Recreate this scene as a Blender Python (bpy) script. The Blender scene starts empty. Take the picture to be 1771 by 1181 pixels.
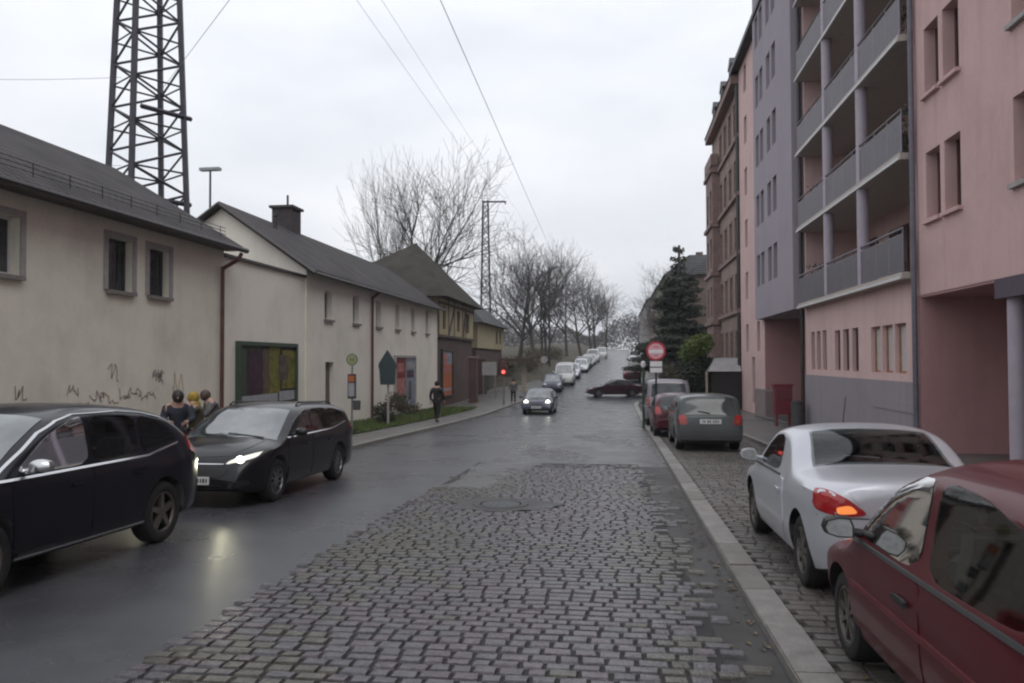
import bpy, bmesh, math, random
from mathutils import Vector, Matrix
C = bpy.context.scene.collection
S = bpy.context.scene
R = math.radians

# ------------------------------------------------------------------ camera, world, light, exposure
EYE = 1.85
cam_d = bpy.data.cameras.new("camera")
cam = bpy.data.objects.new("camera", cam_d); C.objects.link(cam)
cam_d.sensor_width = 36.0; cam_d.lens = 36 * 1350 / 1771
cam_d.clip_start = 0.05; cam_d.clip_end = 3000
cam.location = (0, 0, EYE)
cam.rotation_euler = (R(90 + 1.42), R(0.2), R(7.7))
S.camera = cam
S.cycles.filter_width = 2.2

SUN_EL, SUN_AZ = 58.0, 150.0          # overcast: high, soft
w = bpy.data.worlds.new("World"); S.world = w; w.use_nodes = True
nt = w.node_tree; nt.nodes.clear()
out = nt.nodes.new('ShaderNodeOutputWorld')
bg_ = nt.nodes.new('ShaderNodeBackground'); bg_.inputs['Strength'].default_value = 0.1
sky = nt.nodes.new('ShaderNodeTexSky'); sky.sky_type = 'NISHITA'; sky.sun_disc = False
sky.sun_elevation = R(SUN_EL); sky.sun_rotation = R(SUN_AZ); sky.dust_density = 4.0
hs = nt.nodes.new('ShaderNodeHueSaturation'); hs.inputs['Saturation'].default_value = 0.15
nt.links.new(sky.outputs[0], hs.inputs['Color'])
tc = nt.nodes.new('ShaderNodeTexCoord')
mp = nt.nodes.new('ShaderNodeMapping'); mp.inputs['Scale'].default_value = (1.2, 1.2, 3.5)
nz = nt.nodes.new('ShaderNodeTexNoise'); nz.inputs['Scale'].default_value = 1.6
nz.inputs['Detail'].default_value = 6; nz.inputs['Roughness'].default_value = 0.55
nt.links.new(tc.outputs['Generated'], mp.inputs['Vector']); nt.links.new(mp.outputs[0], nz.inputs['Vector'])
rp = nt.nodes.new('ShaderNodeValToRGB')
rp.color_ramp.elements[0].position = 0.3; rp.color_ramp.elements[0].color = (6.3, 6.65, 7.25, 1)
rp.color_ramp.elements[1].position = 0.7; rp.color_ramp.elements[1].color = (8.6, 8.75, 9.15, 1)
nt.links.new(nz.outputs['Fac'], rp.inputs['Fac'])
mx = nt.nodes.new('ShaderNodeMixRGB'); mx.inputs['Fac'].default_value = 0.88
nt.links.new(hs.outputs[0], mx.inputs['Color1']); nt.links.new(rp.outputs[0], mx.inputs['Color2'])
sz = nt.nodes.new('ShaderNodeSeparateXYZ'); nt.links.new(tc.outputs['Generated'], sz.inputs[0])
el = nt.nodes.new('ShaderNodeMapRange'); el.inputs['From Min'].default_value = 0.0; el.inputs['From Max'].default_value = 0.45
el.inputs['To Min'].default_value = 0.90; el.inputs['To Max'].default_value = 1.20; nt.links.new(sz.outputs[2], el.inputs['Value'])
ml = nt.nodes.new('ShaderNodeVectorMath'); ml.operation = 'SCALE'; nt.links.new(mx.outputs[0], ml.inputs[0]); nt.links.new(el.outputs[0], ml.inputs['Scale'])
nt.links.new(ml.outputs[0], bg_.inputs['Color']); nt.links.new(bg_.outputs[0], out.inputs['Surface'])

sun_d = bpy.data.lights.new("sun", 'SUN'); sun_d.energy = 0.5; sun_d.angle = R(40); sun_d.color = (1.0, 0.96, 0.92)
sun = bpy.data.objects.new("sun", sun_d); C.objects.link(sun)
sun.rotation_euler = (R(90 - SUN_EL), 0, R(180 - SUN_AZ)); sun.location = (0, 0, 60)
S.view_settings.view_transform = 'Standard'; S.view_settings.look = 'None'
S.view_settings.exposure = 0.3; S.view_settings.gamma = 1.0

# ------------------------------------------------------------------ helpers
def tag(o, label=None, cat=None, group=None, kind=None):
    if label: o['label'] = label
    if cat: o['category'] = cat
    if group: o['group'] = group
    if kind: o['kind'] = kind
    return o

def thing(name, label, cat, loc=(0, 0, 0), rotz=0.0, group=None):
    o = bpy.data.objects.new(name, None); C.objects.link(o)
    o.location = loc; o.rotation_euler = (0, 0, rotz); o.empty_display_size = 0.3
    return tag(o, label, cat, group)

def link(name, me, parent=None, world=False):
    o = bpy.data.objects.new(name, me); C.objects.link(o)
    if parent is not None:
        o.parent = parent
        if world:   # mesh data is in world coordinates (parent chain unrotated)
            p = parent; off = Vector((0, 0, 0))
            off = -Vector(parent.location) if parent.parent is None else Vector((0, 0, 0))
            o.matrix_parent_inverse = Matrix.Translation(off)
    return o

def base_of(o):
    while o.parent is not None:
        o = o.parent
    return o.location

class MB:
    def __init__(s): s.v = []; s.f = []; s.m = []; s.cur = 0
    def add(s, vs, fs):
        b = len(s.v); s.v.extend(vs)
        for f in fs: s.f.append(tuple(i + b for i in f)); s.m.append(s.cur)
    def quad(s, a, b, c, d): s.add([a, b, c, d], [(0, 1, 2, 3)])
    def box(s, x0, x1, y0, y1, z0, z1):
        if x0 > x1: x0, x1 = x1, x0
        if y0 > y1: y0, y1 = y1, y0
        if z0 > z1: z0, z1 = z1, z0
        s.add([(x0,y0,z0),(x1,y0,z0),(x1,y1,z0),(x0,y1,z0),(x0,y0,z1),(x1,y0,z1),(x1,y1,z1),(x0,y1,z1)],
              [(3,2,1,0),(4,5,6,7),(0,1,5,4),(1,2,6,5),(2,3,7,6),(3,0,4,7)])
    def tube(s, p0, p1, r0, r1=None, n=8, cap=True):
        if r1 is None: r1 = r0
        p0 = Vector(p0); p1 = Vector(p1); d = p1 - p0
        if d.length < 1e-6: return
        d.normalize(); a = Vector((0,0,1)) if abs(d.z) < 0.9 else Vector((1,0,0))
        u = d.cross(a).normalized(); w_ = d.cross(u)
        vs = []
        for p, r in ((p0, r0), (p1, r1)):
            for k in range(n):
                t = 2*math.pi*k/n
                vs.append(tuple(p + u*(r*math.cos(t)) + w_*(r*math.sin(t))))
        fs = [(k, k+n, (k+1) % n + n, (k+1) % n) for k in range(n)]
        if cap: fs += [tuple(range(n)), tuple(range(2*n-1, n-1, -1))]
        s.add(vs, fs)
    def bar(s, p0, p1, wx, wz=None):   # square section bar
        wz = wz or wx
        s.tube(p0, p1, wx*0.7071, wx*0.7071, 4)
    def path(s, pts, r, n=6):
        for a, b in zip(pts, pts[1:]): s.tube(a, b, r, r, n)
    def lathe(s, prof, n=24, o=(0,0,0), axis='z', cap=True):
        vs = []
        for r, h in prof:
            for k in range(n):
                t = 2*math.pi*k/n; a, b = r*math.cos(t), r*math.sin(t)
                if axis == 'z': q = (o[0]+a, o[1]+b, o[2]+h)
                elif axis == 'y': q = (o[0]+a, o[1]+h, o[2]+b)
                else: q = (o[0]+h, o[1]+a, o[2]+b)
                vs.append(q)
        fs = []
        for i in range(len(prof)-1):
            for k in range(n):
                k2 = (k+1) % n
                fs.append((i*n+k, i*n+k2, (i+1)*n+k2, (i+1)*n+k))
        if cap and prof[0][0] > 1e-6: fs.append(tuple(reversed(range(n))))
        if cap and prof[-1][0] > 1e-6: fs.append(tuple((len(prof)-1)*n+k for k in range(n)))
        s.add(vs, fs)
    def prism(s, poly, h0, h1, axis='z'):   # poly of 2d points; extruded along the axis
        n = len(poly)
        def q(a, b, h):
            return (a, b, h) if axis == 'z' else ((a, h, b) if axis == 'y' else (h, a, b))
        vs = [q(a, b, h0) for a, b in poly] + [q(a, b, h1) for a, b in poly]
        fs = [tuple(range(n)), tuple(range(2*n-1, n-1, -1))] + [(k, k+n, (k+1) % n+n, (k+1) % n) for k in range(n)]
        s.add(vs, fs)
    def mesh(s, name, mats, smooth=False, angle=40):
        me = bpy.data.meshes.new(name)
        me.from_pydata([tuple(v) for v in s.v], [], s.f)
        for m in (mats if isinstance(mats, (list, tuple)) else [mats]): me.materials.append(m)
        me.polygons.foreach_set('material_index', s.m)
        bm = bmesh.new(); bm.from_mesh(me)
        bmesh.ops.recalc_face_normals(bm, faces=bm.faces); bm.to_mesh(me); bm.free()
        if smooth:
            me.polygons.foreach_set('use_smooth', [True]*len(me.polygons))
            me.set_sharp_from_angle(angle=R(angle))
        me.update()
        return me
    def build(s, name, mats, parent=None, smooth=False, world=True, angle=40):
        return link(name, s.mesh(name, mats, smooth, angle), parent, world)

def copy_tree(o, parent=None):
    c = o.copy(); C.objects.link(c)
    if parent is not None: c.parent = parent
    for ch in list(o.children): copy_tree(ch, c)
    return c

# ------------------------------------------------------------------ materials
def new_mat(name):
    m = bpy.data.materials.new(name); m.use_nodes = True
    return m, m.node_tree, m.node_tree.nodes['Principled BSDF']

def mat(name, col, rough=0.6, metal=0.0, var=0.15, scale=6.0, bump=0.0, bscale=40.0, coat=0.0, rvar=0.0, spec=0.5, stretch=None, warm=0.0):
    m, t, b = new_mat(name)
    b.inputs['Metallic'].default_value = metal; b.inputs['Roughness'].default_value = rough
    b.inputs['Specular IOR Level'].default_value = spec
    if coat: b.inputs['Coat Weight'].default_value = coat; b.inputs['Coat Roughness'].default_value = 0.06
    co = t.nodes.new('ShaderNodeTexCoord'); v = co.outputs['Object']
    if stretch:
        mp = t.nodes.new('ShaderNodeMapping'); mp.inputs['Scale'].default_value = stretch
        t.links.new(v, mp.inputs['Vector']); v = mp.outputs[0]
    n = t.nodes.new('ShaderNodeTexNoise'); n.inputs['Scale'].default_value = scale
    n.inputs['Detail'].default_value = 7; n.inputs['Roughness'].default_value = 0.62
    t.links.new(v, n.inputs['Vector'])
    r = t.nodes.new('ShaderNodeValToRGB')
    r.color_ramp.elements[0].position = 0.3; r.color_ramp.elements[1].position = 0.72
    r.color_ramp.elements[0].color = (*[c*(1-var) for c in col], 1)
    r.color_ramp.elements[1].color = (*[min(1, c*(1+var)) for c in col], 1)
    t.links.new(n.outputs['Fac'], r.inputs['Fac']); t.links.new(r.outputs[0], b.inputs['Base Color'])
    if rvar:
        mr = t.nodes.new('ShaderNodeMapRange'); mr.inputs['To Min'].default_value = rough - rvar; mr.inputs['To Max'].default_value = rough + rvar
        mr.inputs['From Min'].default_value = 0.3; mr.inputs['From Max'].default_value = 0.7
        n3 = t.nodes.new('ShaderNodeTexNoise'); n3.inputs['Scale'].default_value = scale*0.35; n3.inputs['Detail'].default_value = 5
        t.links.new(v, n3.inputs['Vector']); t.links.new(n3.outputs['Fac'], mr.inputs['Value'])
        t.links.new(mr.outputs[0], b.inputs['Roughness'])
    if bump:
        n2 = t.nodes.new('ShaderNodeTexNoise'); n2.inputs['Scale'].default_value = bscale; n2.inputs['Detail'].default_value = 4
        bp = t.nodes.new('ShaderNodeBump'); bp.inputs['Strength'].default_value = bump; bp.inputs['Distance'].default_value = 0.02
        t.links.new(v, n2.inputs['Vector']); t.links.new(n2.outputs['Fac'], bp.inputs['Height']); t.links.new(bp.outputs[0], b.inputs['Normal'])
    return m

def plaster(name, col, stain=(0.12, 0.11, 0.10), amount=0.35, streak=0.5):
    """painted render with weather stains of their own shape: patches and vertical runs"""
    m, t, b = new_mat(name)
    b.inputs['Roughness'].default_value = 0.85; b.inputs['Specular IOR Level'].default_value = 0.25
    co = t.nodes.new('ShaderNodeTexCoord'); v = co.outputs['Object']
    n1 = t.nodes.new('ShaderNodeTexNoise'); n1.inputs['Scale'].default_value = 0.55; n1.inputs['Detail'].default_value = 8
    n1.inputs['Roughness'].default_value = 0.65; t.links.new(v, n1.inputs['Vector'])
    mp = t.nodes.new('ShaderNodeMapping'); mp.inputs['Scale'].default_value = (2.2, 2.2, 0.22); t.links.new(v, mp.inputs['Vector'])
    n2 = t.nodes.new('ShaderNodeTexNoise'); n2.inputs['Scale'].default_value = 1.3; n2.inputs['Detail'].default_value = 6; t.links.new(mp.outputs[0], n2.inputs['Vector'])
    r1 = t.nodes.new('ShaderNodeMapRange'); r1.inputs['From Min'].default_value = 0.45; r1.inputs['From Max'].default_value = 0.8; r1.inputs['To Max'].default_value = amount
    t.links.new(n1.outputs['Fac'], r1.inputs['Value'])
    r2 = t.nodes.new('ShaderNodeMapRange'); r2.inputs['From Min'].default_value = 0.5; r2.inputs['From Max'].default_value = 0.85; r2.inputs['To Max'].default_value = streak
    t.links.new(n2.outputs['Fac'], r2.inputs['Value'])
    ad = t.nodes.new('ShaderNodeMath'); ad.operation = 'ADD'; ad.use_clamp = True
    t.links.new(r1.outputs[0], ad.inputs[0]); t.links.new(r2.outputs[0], ad.inputs[1])
    n4 = t.nodes.new('ShaderNodeTexNoise'); n4.inputs['Scale'].default_value = 14; n4.inputs['Detail'].default_value = 3; t.links.new(v, n4.inputs['Vector'])
    rr = t.nodes.new('ShaderNodeValToRGB')
    rr.color_ramp.elements[0].color = (*[c*0.93 for c in col], 1); rr.color_ramp.elements[1].color = (*[c*1.06 for c in col], 1)
    t.links.new(n4.outputs['Fac'], rr.inputs['Fac'])
    mix = t.nodes.new('ShaderNodeMixRGB'); t.links.new(ad.outputs[0], mix.inputs['Fac'])
    t.links.new(rr.outputs[0], mix.inputs['Color1']); mix.inputs['Color2'].default_value = (*stain, 1)
    t.links.new(mix.outputs[0], b.inputs['Base Color'])
    n3 = t.nodes.new('ShaderNodeTexNoise'); n3.inputs['Scale'].default_value = 60; t.links.new(v, n3.inputs['Vector'])
    bp = t.nodes.new('ShaderNodeBump'); bp.inputs['Strength'].default_value = 0.25; bp.inputs['Distance'].default_value = 0.01
    t.links.new(n3.outputs['Fac'], bp.inputs['Height']); t.links.new(bp.outputs[0], b.inputs['Normal'])
    return m

def brick(name, c1, c2, mortar, scale=1.0, bw=0.25, bh=0.075, axes='yz', msize=0.012, rough=0.8, bump=0.5):
    m, t, b = new_mat(name); b.inputs['Roughness'].default_value = rough
    co = t.nodes.new('ShaderNodeTexCoord')
    sp = t.nodes.new('ShaderNodeSeparateXYZ'); t.links.new(co.outputs['Object'], sp.inputs[0])
    ad = t.nodes.new('ShaderNodeMath'); ad.operation = 'ADD'
    t.links.new(sp.outputs[0], ad.inputs[0]); t.links.new(sp.outputs[1], ad.inputs[1])
    cb = t.nodes.new('ShaderNodeCombineXYZ')
    t.links.new(ad.outputs[0], cb.inputs[0]); t.links.new(sp.outputs[2], cb.inputs[1])
    br = t.nodes.new('ShaderNodeTexBrick'); br.inputs['Scale'].default_value = scale
    br.inputs['Brick Width'].default_value = bw; br.inputs['Row Height'].default_value = bh; br.inputs['Mortar Size'].default_value = msize
    br.inputs['Color1'].default_value = (*c1, 1); br.inputs['Color2'].default_value = (*c2, 1); br.inputs['Mortar'].default_value = (*mortar, 1)
    t.links.new(cb.outputs[0], br.inputs['Vector'])
    n = t.nodes.new('ShaderNodeTexNoise'); n.inputs['Scale'].default_value = 1.2; n.inputs['Detail'].default_value = 6
    t.links.new(co.outputs['Object'], n.inputs['Vector'])
    mx = t.nodes.new('ShaderNodeMixRGB'); mx.blend_type = 'MULTIPLY'; mx.inputs['Fac'].default_value = 0.6
    rr = t.nodes.new('ShaderNodeValToRGB'); rr.color_ramp.elements[0].position = 0.3; rr.color_ramp.elements[0].color = (0.45, 0.43, 0.42, 1); rr.color_ramp.elements[1].position = 0.65
    t.links.new(n.outputs['Fac'], rr.inputs['Fac'])
    t.links.new(br.outputs['Color'], mx.inputs['Color1']); t.links.new(rr.outputs[0], mx.inputs['Color2'])
    t.links.new(mx.outputs[0], b.inputs['Base Color'])
    bp = t.nodes.new('ShaderNodeBump'); bp.inputs['Strength'].default_value = bump; bp.inputs['Distance'].default_value = 0.02; bp.invert = True
    t.links.new(br.outputs['Fac'], bp.inputs['Height']); t.links.new(bp.outputs[0], b.inputs['Normal'])
    return m

def rooftile(name, col, axis=1, row=0.33, colw=0.25, rough=0.5):
    """pantiles: waves along one axis, steps down the slope"""
    m, t, b = new_mat(name); b.inputs['Roughness'].default_value = rough; b.inputs['Specular IOR Level'].default_value = .25
    co = t.nodes.new('ShaderNodeTexCoord')
    n = t.nodes.new('ShaderNodeTexNoise'); n.inputs['Scale'].default_value = 1.1; n.inputs['Detail'].default_value = 8
    t.links.new(co.outputs['Object'], n.inputs['Vector'])
    r = t.nodes.new('ShaderNodeValToRGB'); r.color_ramp.elements[0].position = 0.32; r.color_ramp.elements[1].position = 0.7
    r.color_ramp.elements[0].color = (*[c*0.6 for c in col], 1); r.color_ramp.elements[1].color = (*[c*1.25 for c in col], 1)
    t.links.new(n.outputs['Fac'], r.inputs['Fac'])
    sp = t.nodes.new('ShaderNodeSeparateXYZ'); t.links.new(co.outputs['Object'], sp.inputs[0])
    def mul(o, k):
        a = t.nodes.new('ShaderNodeMath'); a.operation = 'MULTIPLY'; a.inputs[1].default_value = k; t.links.new(o, a.inputs[0]); return a.outputs[0]
    def op(kind, a, b_=None):
        q = t.nodes.new('ShaderNodeMath'); q.operation = kind; t.links.new(a, q.inputs[0])
        if b_ is not None: t.links.new(b_, q.inputs[1])
        return q.outputs[0]
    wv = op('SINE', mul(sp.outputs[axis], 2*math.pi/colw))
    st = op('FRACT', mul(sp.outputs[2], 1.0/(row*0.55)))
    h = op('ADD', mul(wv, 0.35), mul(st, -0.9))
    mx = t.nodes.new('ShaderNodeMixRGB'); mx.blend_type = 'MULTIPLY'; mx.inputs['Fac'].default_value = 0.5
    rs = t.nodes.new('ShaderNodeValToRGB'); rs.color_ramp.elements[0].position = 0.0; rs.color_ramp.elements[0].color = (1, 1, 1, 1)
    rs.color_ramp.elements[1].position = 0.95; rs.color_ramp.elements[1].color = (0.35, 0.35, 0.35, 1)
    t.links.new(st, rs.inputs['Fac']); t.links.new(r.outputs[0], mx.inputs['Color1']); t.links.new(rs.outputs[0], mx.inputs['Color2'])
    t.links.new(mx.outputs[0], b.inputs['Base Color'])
    bp = t.nodes.new('ShaderNodeBump'); bp.inputs['Strength'].default_value = 1.0; bp.inputs['Distance'].default_value = 0.06
    t.links.new(h, bp.inputs['Height']); t.links.new(bp.outputs[0], b.inputs['Normal'])
    return m

def emis(name, col, strength, base=None):
    m, t, b = new_mat(name)
    b.inputs['Base Color'].default_value = (*(base or col), 1); b.inputs['Roughness'].default_value = 0.15
    b.inputs['Emission Color'].default_value = (*col, 1); b.inputs['Emission Strength'].default_value = strength
    return m

def paintmat(name, col, metal=0.0, dirt=0.25, rough=0.28):
    m, t, b = new_mat(name)
    b.inputs['Metallic'].default_value = metal; b.inputs['Coat Weight'].default_value = 0.4; b.inputs['Coat Roughness'].default_value = 0.08; b.inputs['Specular IOR Level'].default_value = 0.2
    co = t.nodes.new('ShaderNodeTexCoord')
    n = t.nodes.new('ShaderNodeTexNoise'); n.inputs['Scale'].default_value = 2.6; n.inputs['Detail'].default_value = 9; n.inputs['Roughness'].default_value = 0.7
    t.links.new(co.outputs['Object'], n.inputs['Vector'])
    sp = t.nodes.new('ShaderNodeSeparateXYZ'); t.links.new(co.outputs['Object'], sp.inputs[0])
    low = t.nodes.new('ShaderNodeMapRange'); low.inputs['From Min'].default_value = 0.75; low.inputs['From Max'].default_value = 0.15   # road spray on the lower body
    low.inputs['To Min'].default_value = 0.15; low.inputs['To Max'].default_value = 1.0
    t.links.new(sp.outputs[2], low.inputs['Value'])
    ml = t.nodes.new('ShaderNodeMath'); ml.operation = 'MULTIPLY'; t.links.new(low.outputs[0], ml.inputs[0])
    nr = t.nodes.new('ShaderNodeMapRange'); nr.inputs['From Min'].default_value = 0.35; nr.inputs['From Max'].default_value = 0.75; nr.inputs['To Max'].default_value = dirt
    t.links.new(n.outputs['Fac'], nr.inputs['Value']); t.links.new(nr.outputs[0], ml.inputs[1])
    mx = t.nodes.new('ShaderNodeMixRGB'); t.links.new(ml.outputs[0], mx.inputs['Fac'])
    mx.inputs['Color1'].default_value = (*col, 1); mx.inputs['Color2'].default_value = (0.09, 0.08, 0.07, 1)
    t.links.new(mx.outputs[0], b.inputs['Base Color'])
    rm = t.nodes.new('ShaderNodeMapRange'); rm.inputs['To Min'].default_value = rough; rm.inputs['To Max'].default_value = 0.7
    t.links.new(ml.outputs[0], rm.inputs['Value']); t.links.new(rm.outputs[0], b.inputs['Roughness'])
    return m

def glassmat(name, col, rough=0.04):
    m, t, b = new_mat(name)
    co = t.nodes.new('ShaderNodeTexCoord'); n = t.nodes.new('ShaderNodeTexNoise'); n.inputs['Scale'].default_value = 2.2; n.inputs['Detail'].default_value = 3
    t.links.new(co.outputs['Object'], n.inputs['Vector'])
    r = t.nodes.new('ShaderNodeValToRGB'); r.color_ramp.elements[0].position = 0.35; r.color_ramp.elements[1].position = 0.65
    r.color_ramp.elements[0].color = (*[c*0.5 for c in col], 1); r.color_ramp.elements[1].color = (*[c*1.5 for c in col], 1)
    t.links.new(n.outputs['Fac'], r.inputs['Fac']); t.links.new(r.outputs[0], b.inputs['Base Color'])
    b.inputs['Roughness'].default_value = rough; b.inputs['Specular IOR Level'].default_value = 0.75; b.inputs['IOR'].default_value = 1.5
    return m

M = {}
M['asphalt'] = mat('wet_asphalt', (0.062, 0.063, 0.071), 0.29, var=0.2, scale=1.6, bump=0.15, bscale=220, rvar=0.05)
M['asphalt_old'] = mat('patched_asphalt', (0.075, 0.072, 0.073), 0.31, var=0.5, scale=2.2, bump=0.5, bscale=60, rvar=0.14)
M['asphalt_gutter'] = mat('gutter_asphalt', (0.04, 0.038, 0.036), 0.5, var=0.45, scale=2.6, bump=0.5, bscale=120, rvar=0.15)
M['joint'] = mat('cobble_joint', (0.016, 0.014, 0.014), 0.65, var=0.4, scale=12, bump=0.4, bscale=90)
M['side_road'] = mat('side_street_asphalt', (0.05, 0.05, 0.055), 0.35, var=0.3, scale=2, rvar=0.1)
M['pave'] = brick('sidewalk_slabs', (0.15, 0.145, 0.14), (0.12, 0.115, 0.11), (0.05, 0.048, 0.045), bw=0.4, bh=0.4, rough=0.45, bump=0.3)
M['pave_l'] = mat('left_pavement', (0.12, 0.115, 0.108), 0.42, var=0.3, scale=2.5, bump=0.3, bscale=70, rvar=0.12)
M['kerb'] = mat('kerb_stone', (0.22, 0.205, 0.19), 0.45, var=0.3, scale=5, bump=0.4, bscale=50, rvar=0.1)
M['ground'] = mat('bare_ground', (0.07, 0.075, 0.045), 0.9, var=0.4, scale=0.6)
M['soil'] = mat('grass_soil', (0.05, 0.065, 0.028), 0.9, var=0.4, scale=4, bump=0.6, bscale=30)
M['grass'] = mat('grass_blade', (0.085, 0.125, 0.035), 0.6, var=0.5, scale=1.5)
M['bank'] = mat('winter_bank', (0.06, 0.052, 0.035), 0.9, var=0.55, scale=0.8, bump=0.8, bscale=6)
M['cream'] = plaster('cream_render', (0.74, 0.70, 0.605), stain=(.2,.18,.15), amount=0.36, streak=0.1)
M['cream2'] = plaster('pale_render', (0.78, 0.735, 0.655), stain=(.22,.2,.175), amount=0.28, streak=0.08)
M['trim'] = mat('stone_trim', (0.33, 0.31, 0.30), 0.8, var=0.15, scale=8)
M['sill'] = mat('window_sill', (0.20, 0.18, 0.17), 0.7, var=0.25, scale=8)
M['pane'] = glassmat('window_glass', (0.035, 0.04, 0.05))
M['curtain'] = mat('blind_behind_glass', (0.5, 0.48, 0.47), 0.5, var=0.1, scale=9)
M['whiteframe'] = mat('white_window_frame', (0.6, 0.59, 0.58), 0.45, var=0.06)
M['brownframe'] = mat('brown_window_frame', (0.11, 0.055, 0.045), 0.5, var=0.2)
M['woodframe'] = mat('varnished_wood_frame', (0.33, 0.16, 0.07), 0.4, var=0.3, scale=9)
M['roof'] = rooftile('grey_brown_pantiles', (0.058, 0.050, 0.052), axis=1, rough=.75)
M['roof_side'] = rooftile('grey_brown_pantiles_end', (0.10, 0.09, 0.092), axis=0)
M['mossroof'] = rooftile('mossy_tiles', (0.048, 0.042, 0.034), axis=1, rough=0.85)
M['slate'] = rooftile('dark_slate', (0.040, 0.040, 0.042), axis=1, rough=0.45)
M['gutter'] = mat('dark_gutter', (0.035, 0.03, 0.03), 0.45, var=0.3)
M['redpipe'] = mat('rust_red_downpipe', (0.10, 0.035, 0.03), 0.5, var=0.3)
M['steel'] = mat('painted_mast_steel', (0.035, 0.032, 0.045), 0.6, var=0.35, scale=4)
M['galv'] = mat('galvanised_steel', (0.25, 0.26, 0.27), 0.45, metal=0.6, var=0.2)
M['darkmetal'] = mat('dark_metal', (0.04, 0.04, 0.045), 0.45, metal=0.3, var=0.2)
M['greenframe'] = mat('dark_green_metal', (0.045, 0.075, 0.055), 0.45, var=0.2)
M['pink'] = plaster('pink_render', (0.60, 0.405, 0.39), stain=(0.24, 0.15, 0.145), amount=0.34, streak=0.26)
M['pink2'] = plaster('salmon_render', (0.65, 0.46, 0.44), stain=(0.25, 0.15, 0.14), amount=0.26, streak=0.24)
M['lav'] = plaster('lavender_render', (0.345, 0.305, 0.345), stain=(0.18, 0.16, 0.19), amount=0.25, streak=0.15)
M['greybase'] = plaster('grey_plinth_render', (0.30, 0.27, 0.29), stain=(0.14, 0.13, 0.13), amount=0.3, streak=0.3)
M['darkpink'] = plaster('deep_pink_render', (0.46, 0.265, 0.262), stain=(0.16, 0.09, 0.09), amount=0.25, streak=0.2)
M['column'] = mat('lavender_column_paint', (0.40, 0.345, 0.40), 0.6, var=0.08, scale=3)
M['soffit'] = mat('balcony_soffit', (0.45, 0.40, 0.36), 0.8, var=0.1)
M['parapet'] = mat('balcony_mesh_panel', (0.175, 0.16, 0.18), 0.45, metal=0.25, var=0.12, scale=5)
M['slabedge'] = mat('pale_slab_edge', (0.62, 0.62, 0.62), 0.5, var=0.1)
M['redbrick'] = brick('dark_brick', (0.13, 0.06, 0.05), (0.09, 0.045, 0.04), (0.10, 0.085, 0.08))
M['oldbrick'] = brick('ochre_brick', (0.36, 0.26, 0.22), (0.30, 0.21, 0.175), (0.20, 0.16, 0.14), bw=0.5, bh=0.15)
M['sandstone'] = mat('red_sandstone', (0.25, 0.17, 0.155), 0.85, var=0.25, scale=2)
M['yellow'] = plaster('yellow_render', (0.40, 0.345, 0.22), stain=(0.2, 0.17, 0.1), amount=0.4, streak=0.4)
M['timber'] = mat('dark_timber', (0.07, 0.045, 0.035), 0.7, var=0.3)
M['bark'] = mat('bare_bark', (0.055, 0.047, 0.042), 0.85, var=0.4, scale=5, bump=0.6, bscale=18)
M['twig'] = mat('bare_twigs', (0.045, 0.038, 0.037), 0.85, var=0.3, scale=2)
M['leaf_dark'] = mat('dark_evergreen', (0.022, 0.032, 0.018), 0.7, var=0.5, scale=1.2)
M['needle'] = mat('grey_green_needles', (0.032, 0.036, 0.027), 0.8, var=0.5, scale=1.0)
M['leaf_green'] = mat('bright_evergreen', (0.10, 0.145, 0.03), 0.6, var=0.5, scale=1.3)
M['hedge'] = mat('brown_winter_hedge', (0.075, 0.065, 0.04), 0.85, var=0.5, scale=1.6)
M['tyre'] = mat('tyre_rubber', (0.016, 0.016, 0.017), 0.75, var=0.3, scale=14)
M['rim'] = mat('alloy_rim', (0.24, 0.24, 0.25), 0.35, metal=0.8, var=0.2)
M['rim_dull'] = mat('dusty_alloy_rim', (0.16, 0.145, 0.13), 0.5, metal=0.6, var=0.3)
M['plastic'] = mat('black_plastic', (0.02, 0.02, 0.021), 0.5, var=0.2)
M['plastic_grey'] = mat('faded_plastic', (0.07, 0.07, 0.072), 0.6, var=0.2)
M['chrome'] = mat('bright_trim', (0.62, 0.62, 0.63), 0.22, metal=0.9, var=0.05)
M['carglass'] = glassmat('car_glass', (0.012, 0.014, 0.015), 0.03)
M['screenglass'] = glassmat('windscreen_glass', (0.085, 0.10, 0.105), 0.05); M['screenglass'].node_tree.nodes['Principled BSDF'].inputs['IOR'].default_value = 2.1  # greyish base colour carries part of the pale sky reflection
m_, t_, b_ = new_mat('clear_car_glass'); t_.nodes.remove(b_)
tr_ = t_.nodes.new('ShaderNodeBsdfTransparent'); tr_.inputs[0].default_value = (.66, .71, .69, 1); gl_ = t_.nodes.new('ShaderNodeBsdfGlossy'); gl_.inputs['Roughness'].default_value = .03
fr_ = t_.nodes.new('ShaderNodeFresnel'); fr_.inputs['IOR'].default_value = 1.7; mx_ = t_.nodes.new('ShaderNodeMixShader')
t_.links.new(fr_.outputs[0], mx_.inputs[0]); t_.links.new(tr_.outputs[0], mx_.inputs[1]); t_.links.new(gl_.outputs[0], mx_.inputs[2]); t_.links.new(mx_.outputs[0], t_.nodes['Material Output'].inputs['Surface'])
M['clearglass'] = m_
M['cabin'] = mat('grey_cabin_trim', (.075, .075, .078), .85, var=.25, scale=8); M['seat'] = mat('grey_seat_cloth', (.10, .10, .105), .9, var=.3, scale=30)
M['carglass_lite'] = glassmat('car_glass_pale', (0.04, 0.047, 0.048), 0.06)
M['mirrorglass'] = mat('mirror_glass', (.30, .31, .31), .15, var=.2, scale=30)  # pale diffuse colour stands in for the mirrored reflection
M['redlens'] = mat('red_lens', (0.36, 0.018, 0.022), 0.12, var=0.15, scale=20, coat=0.5)
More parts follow.
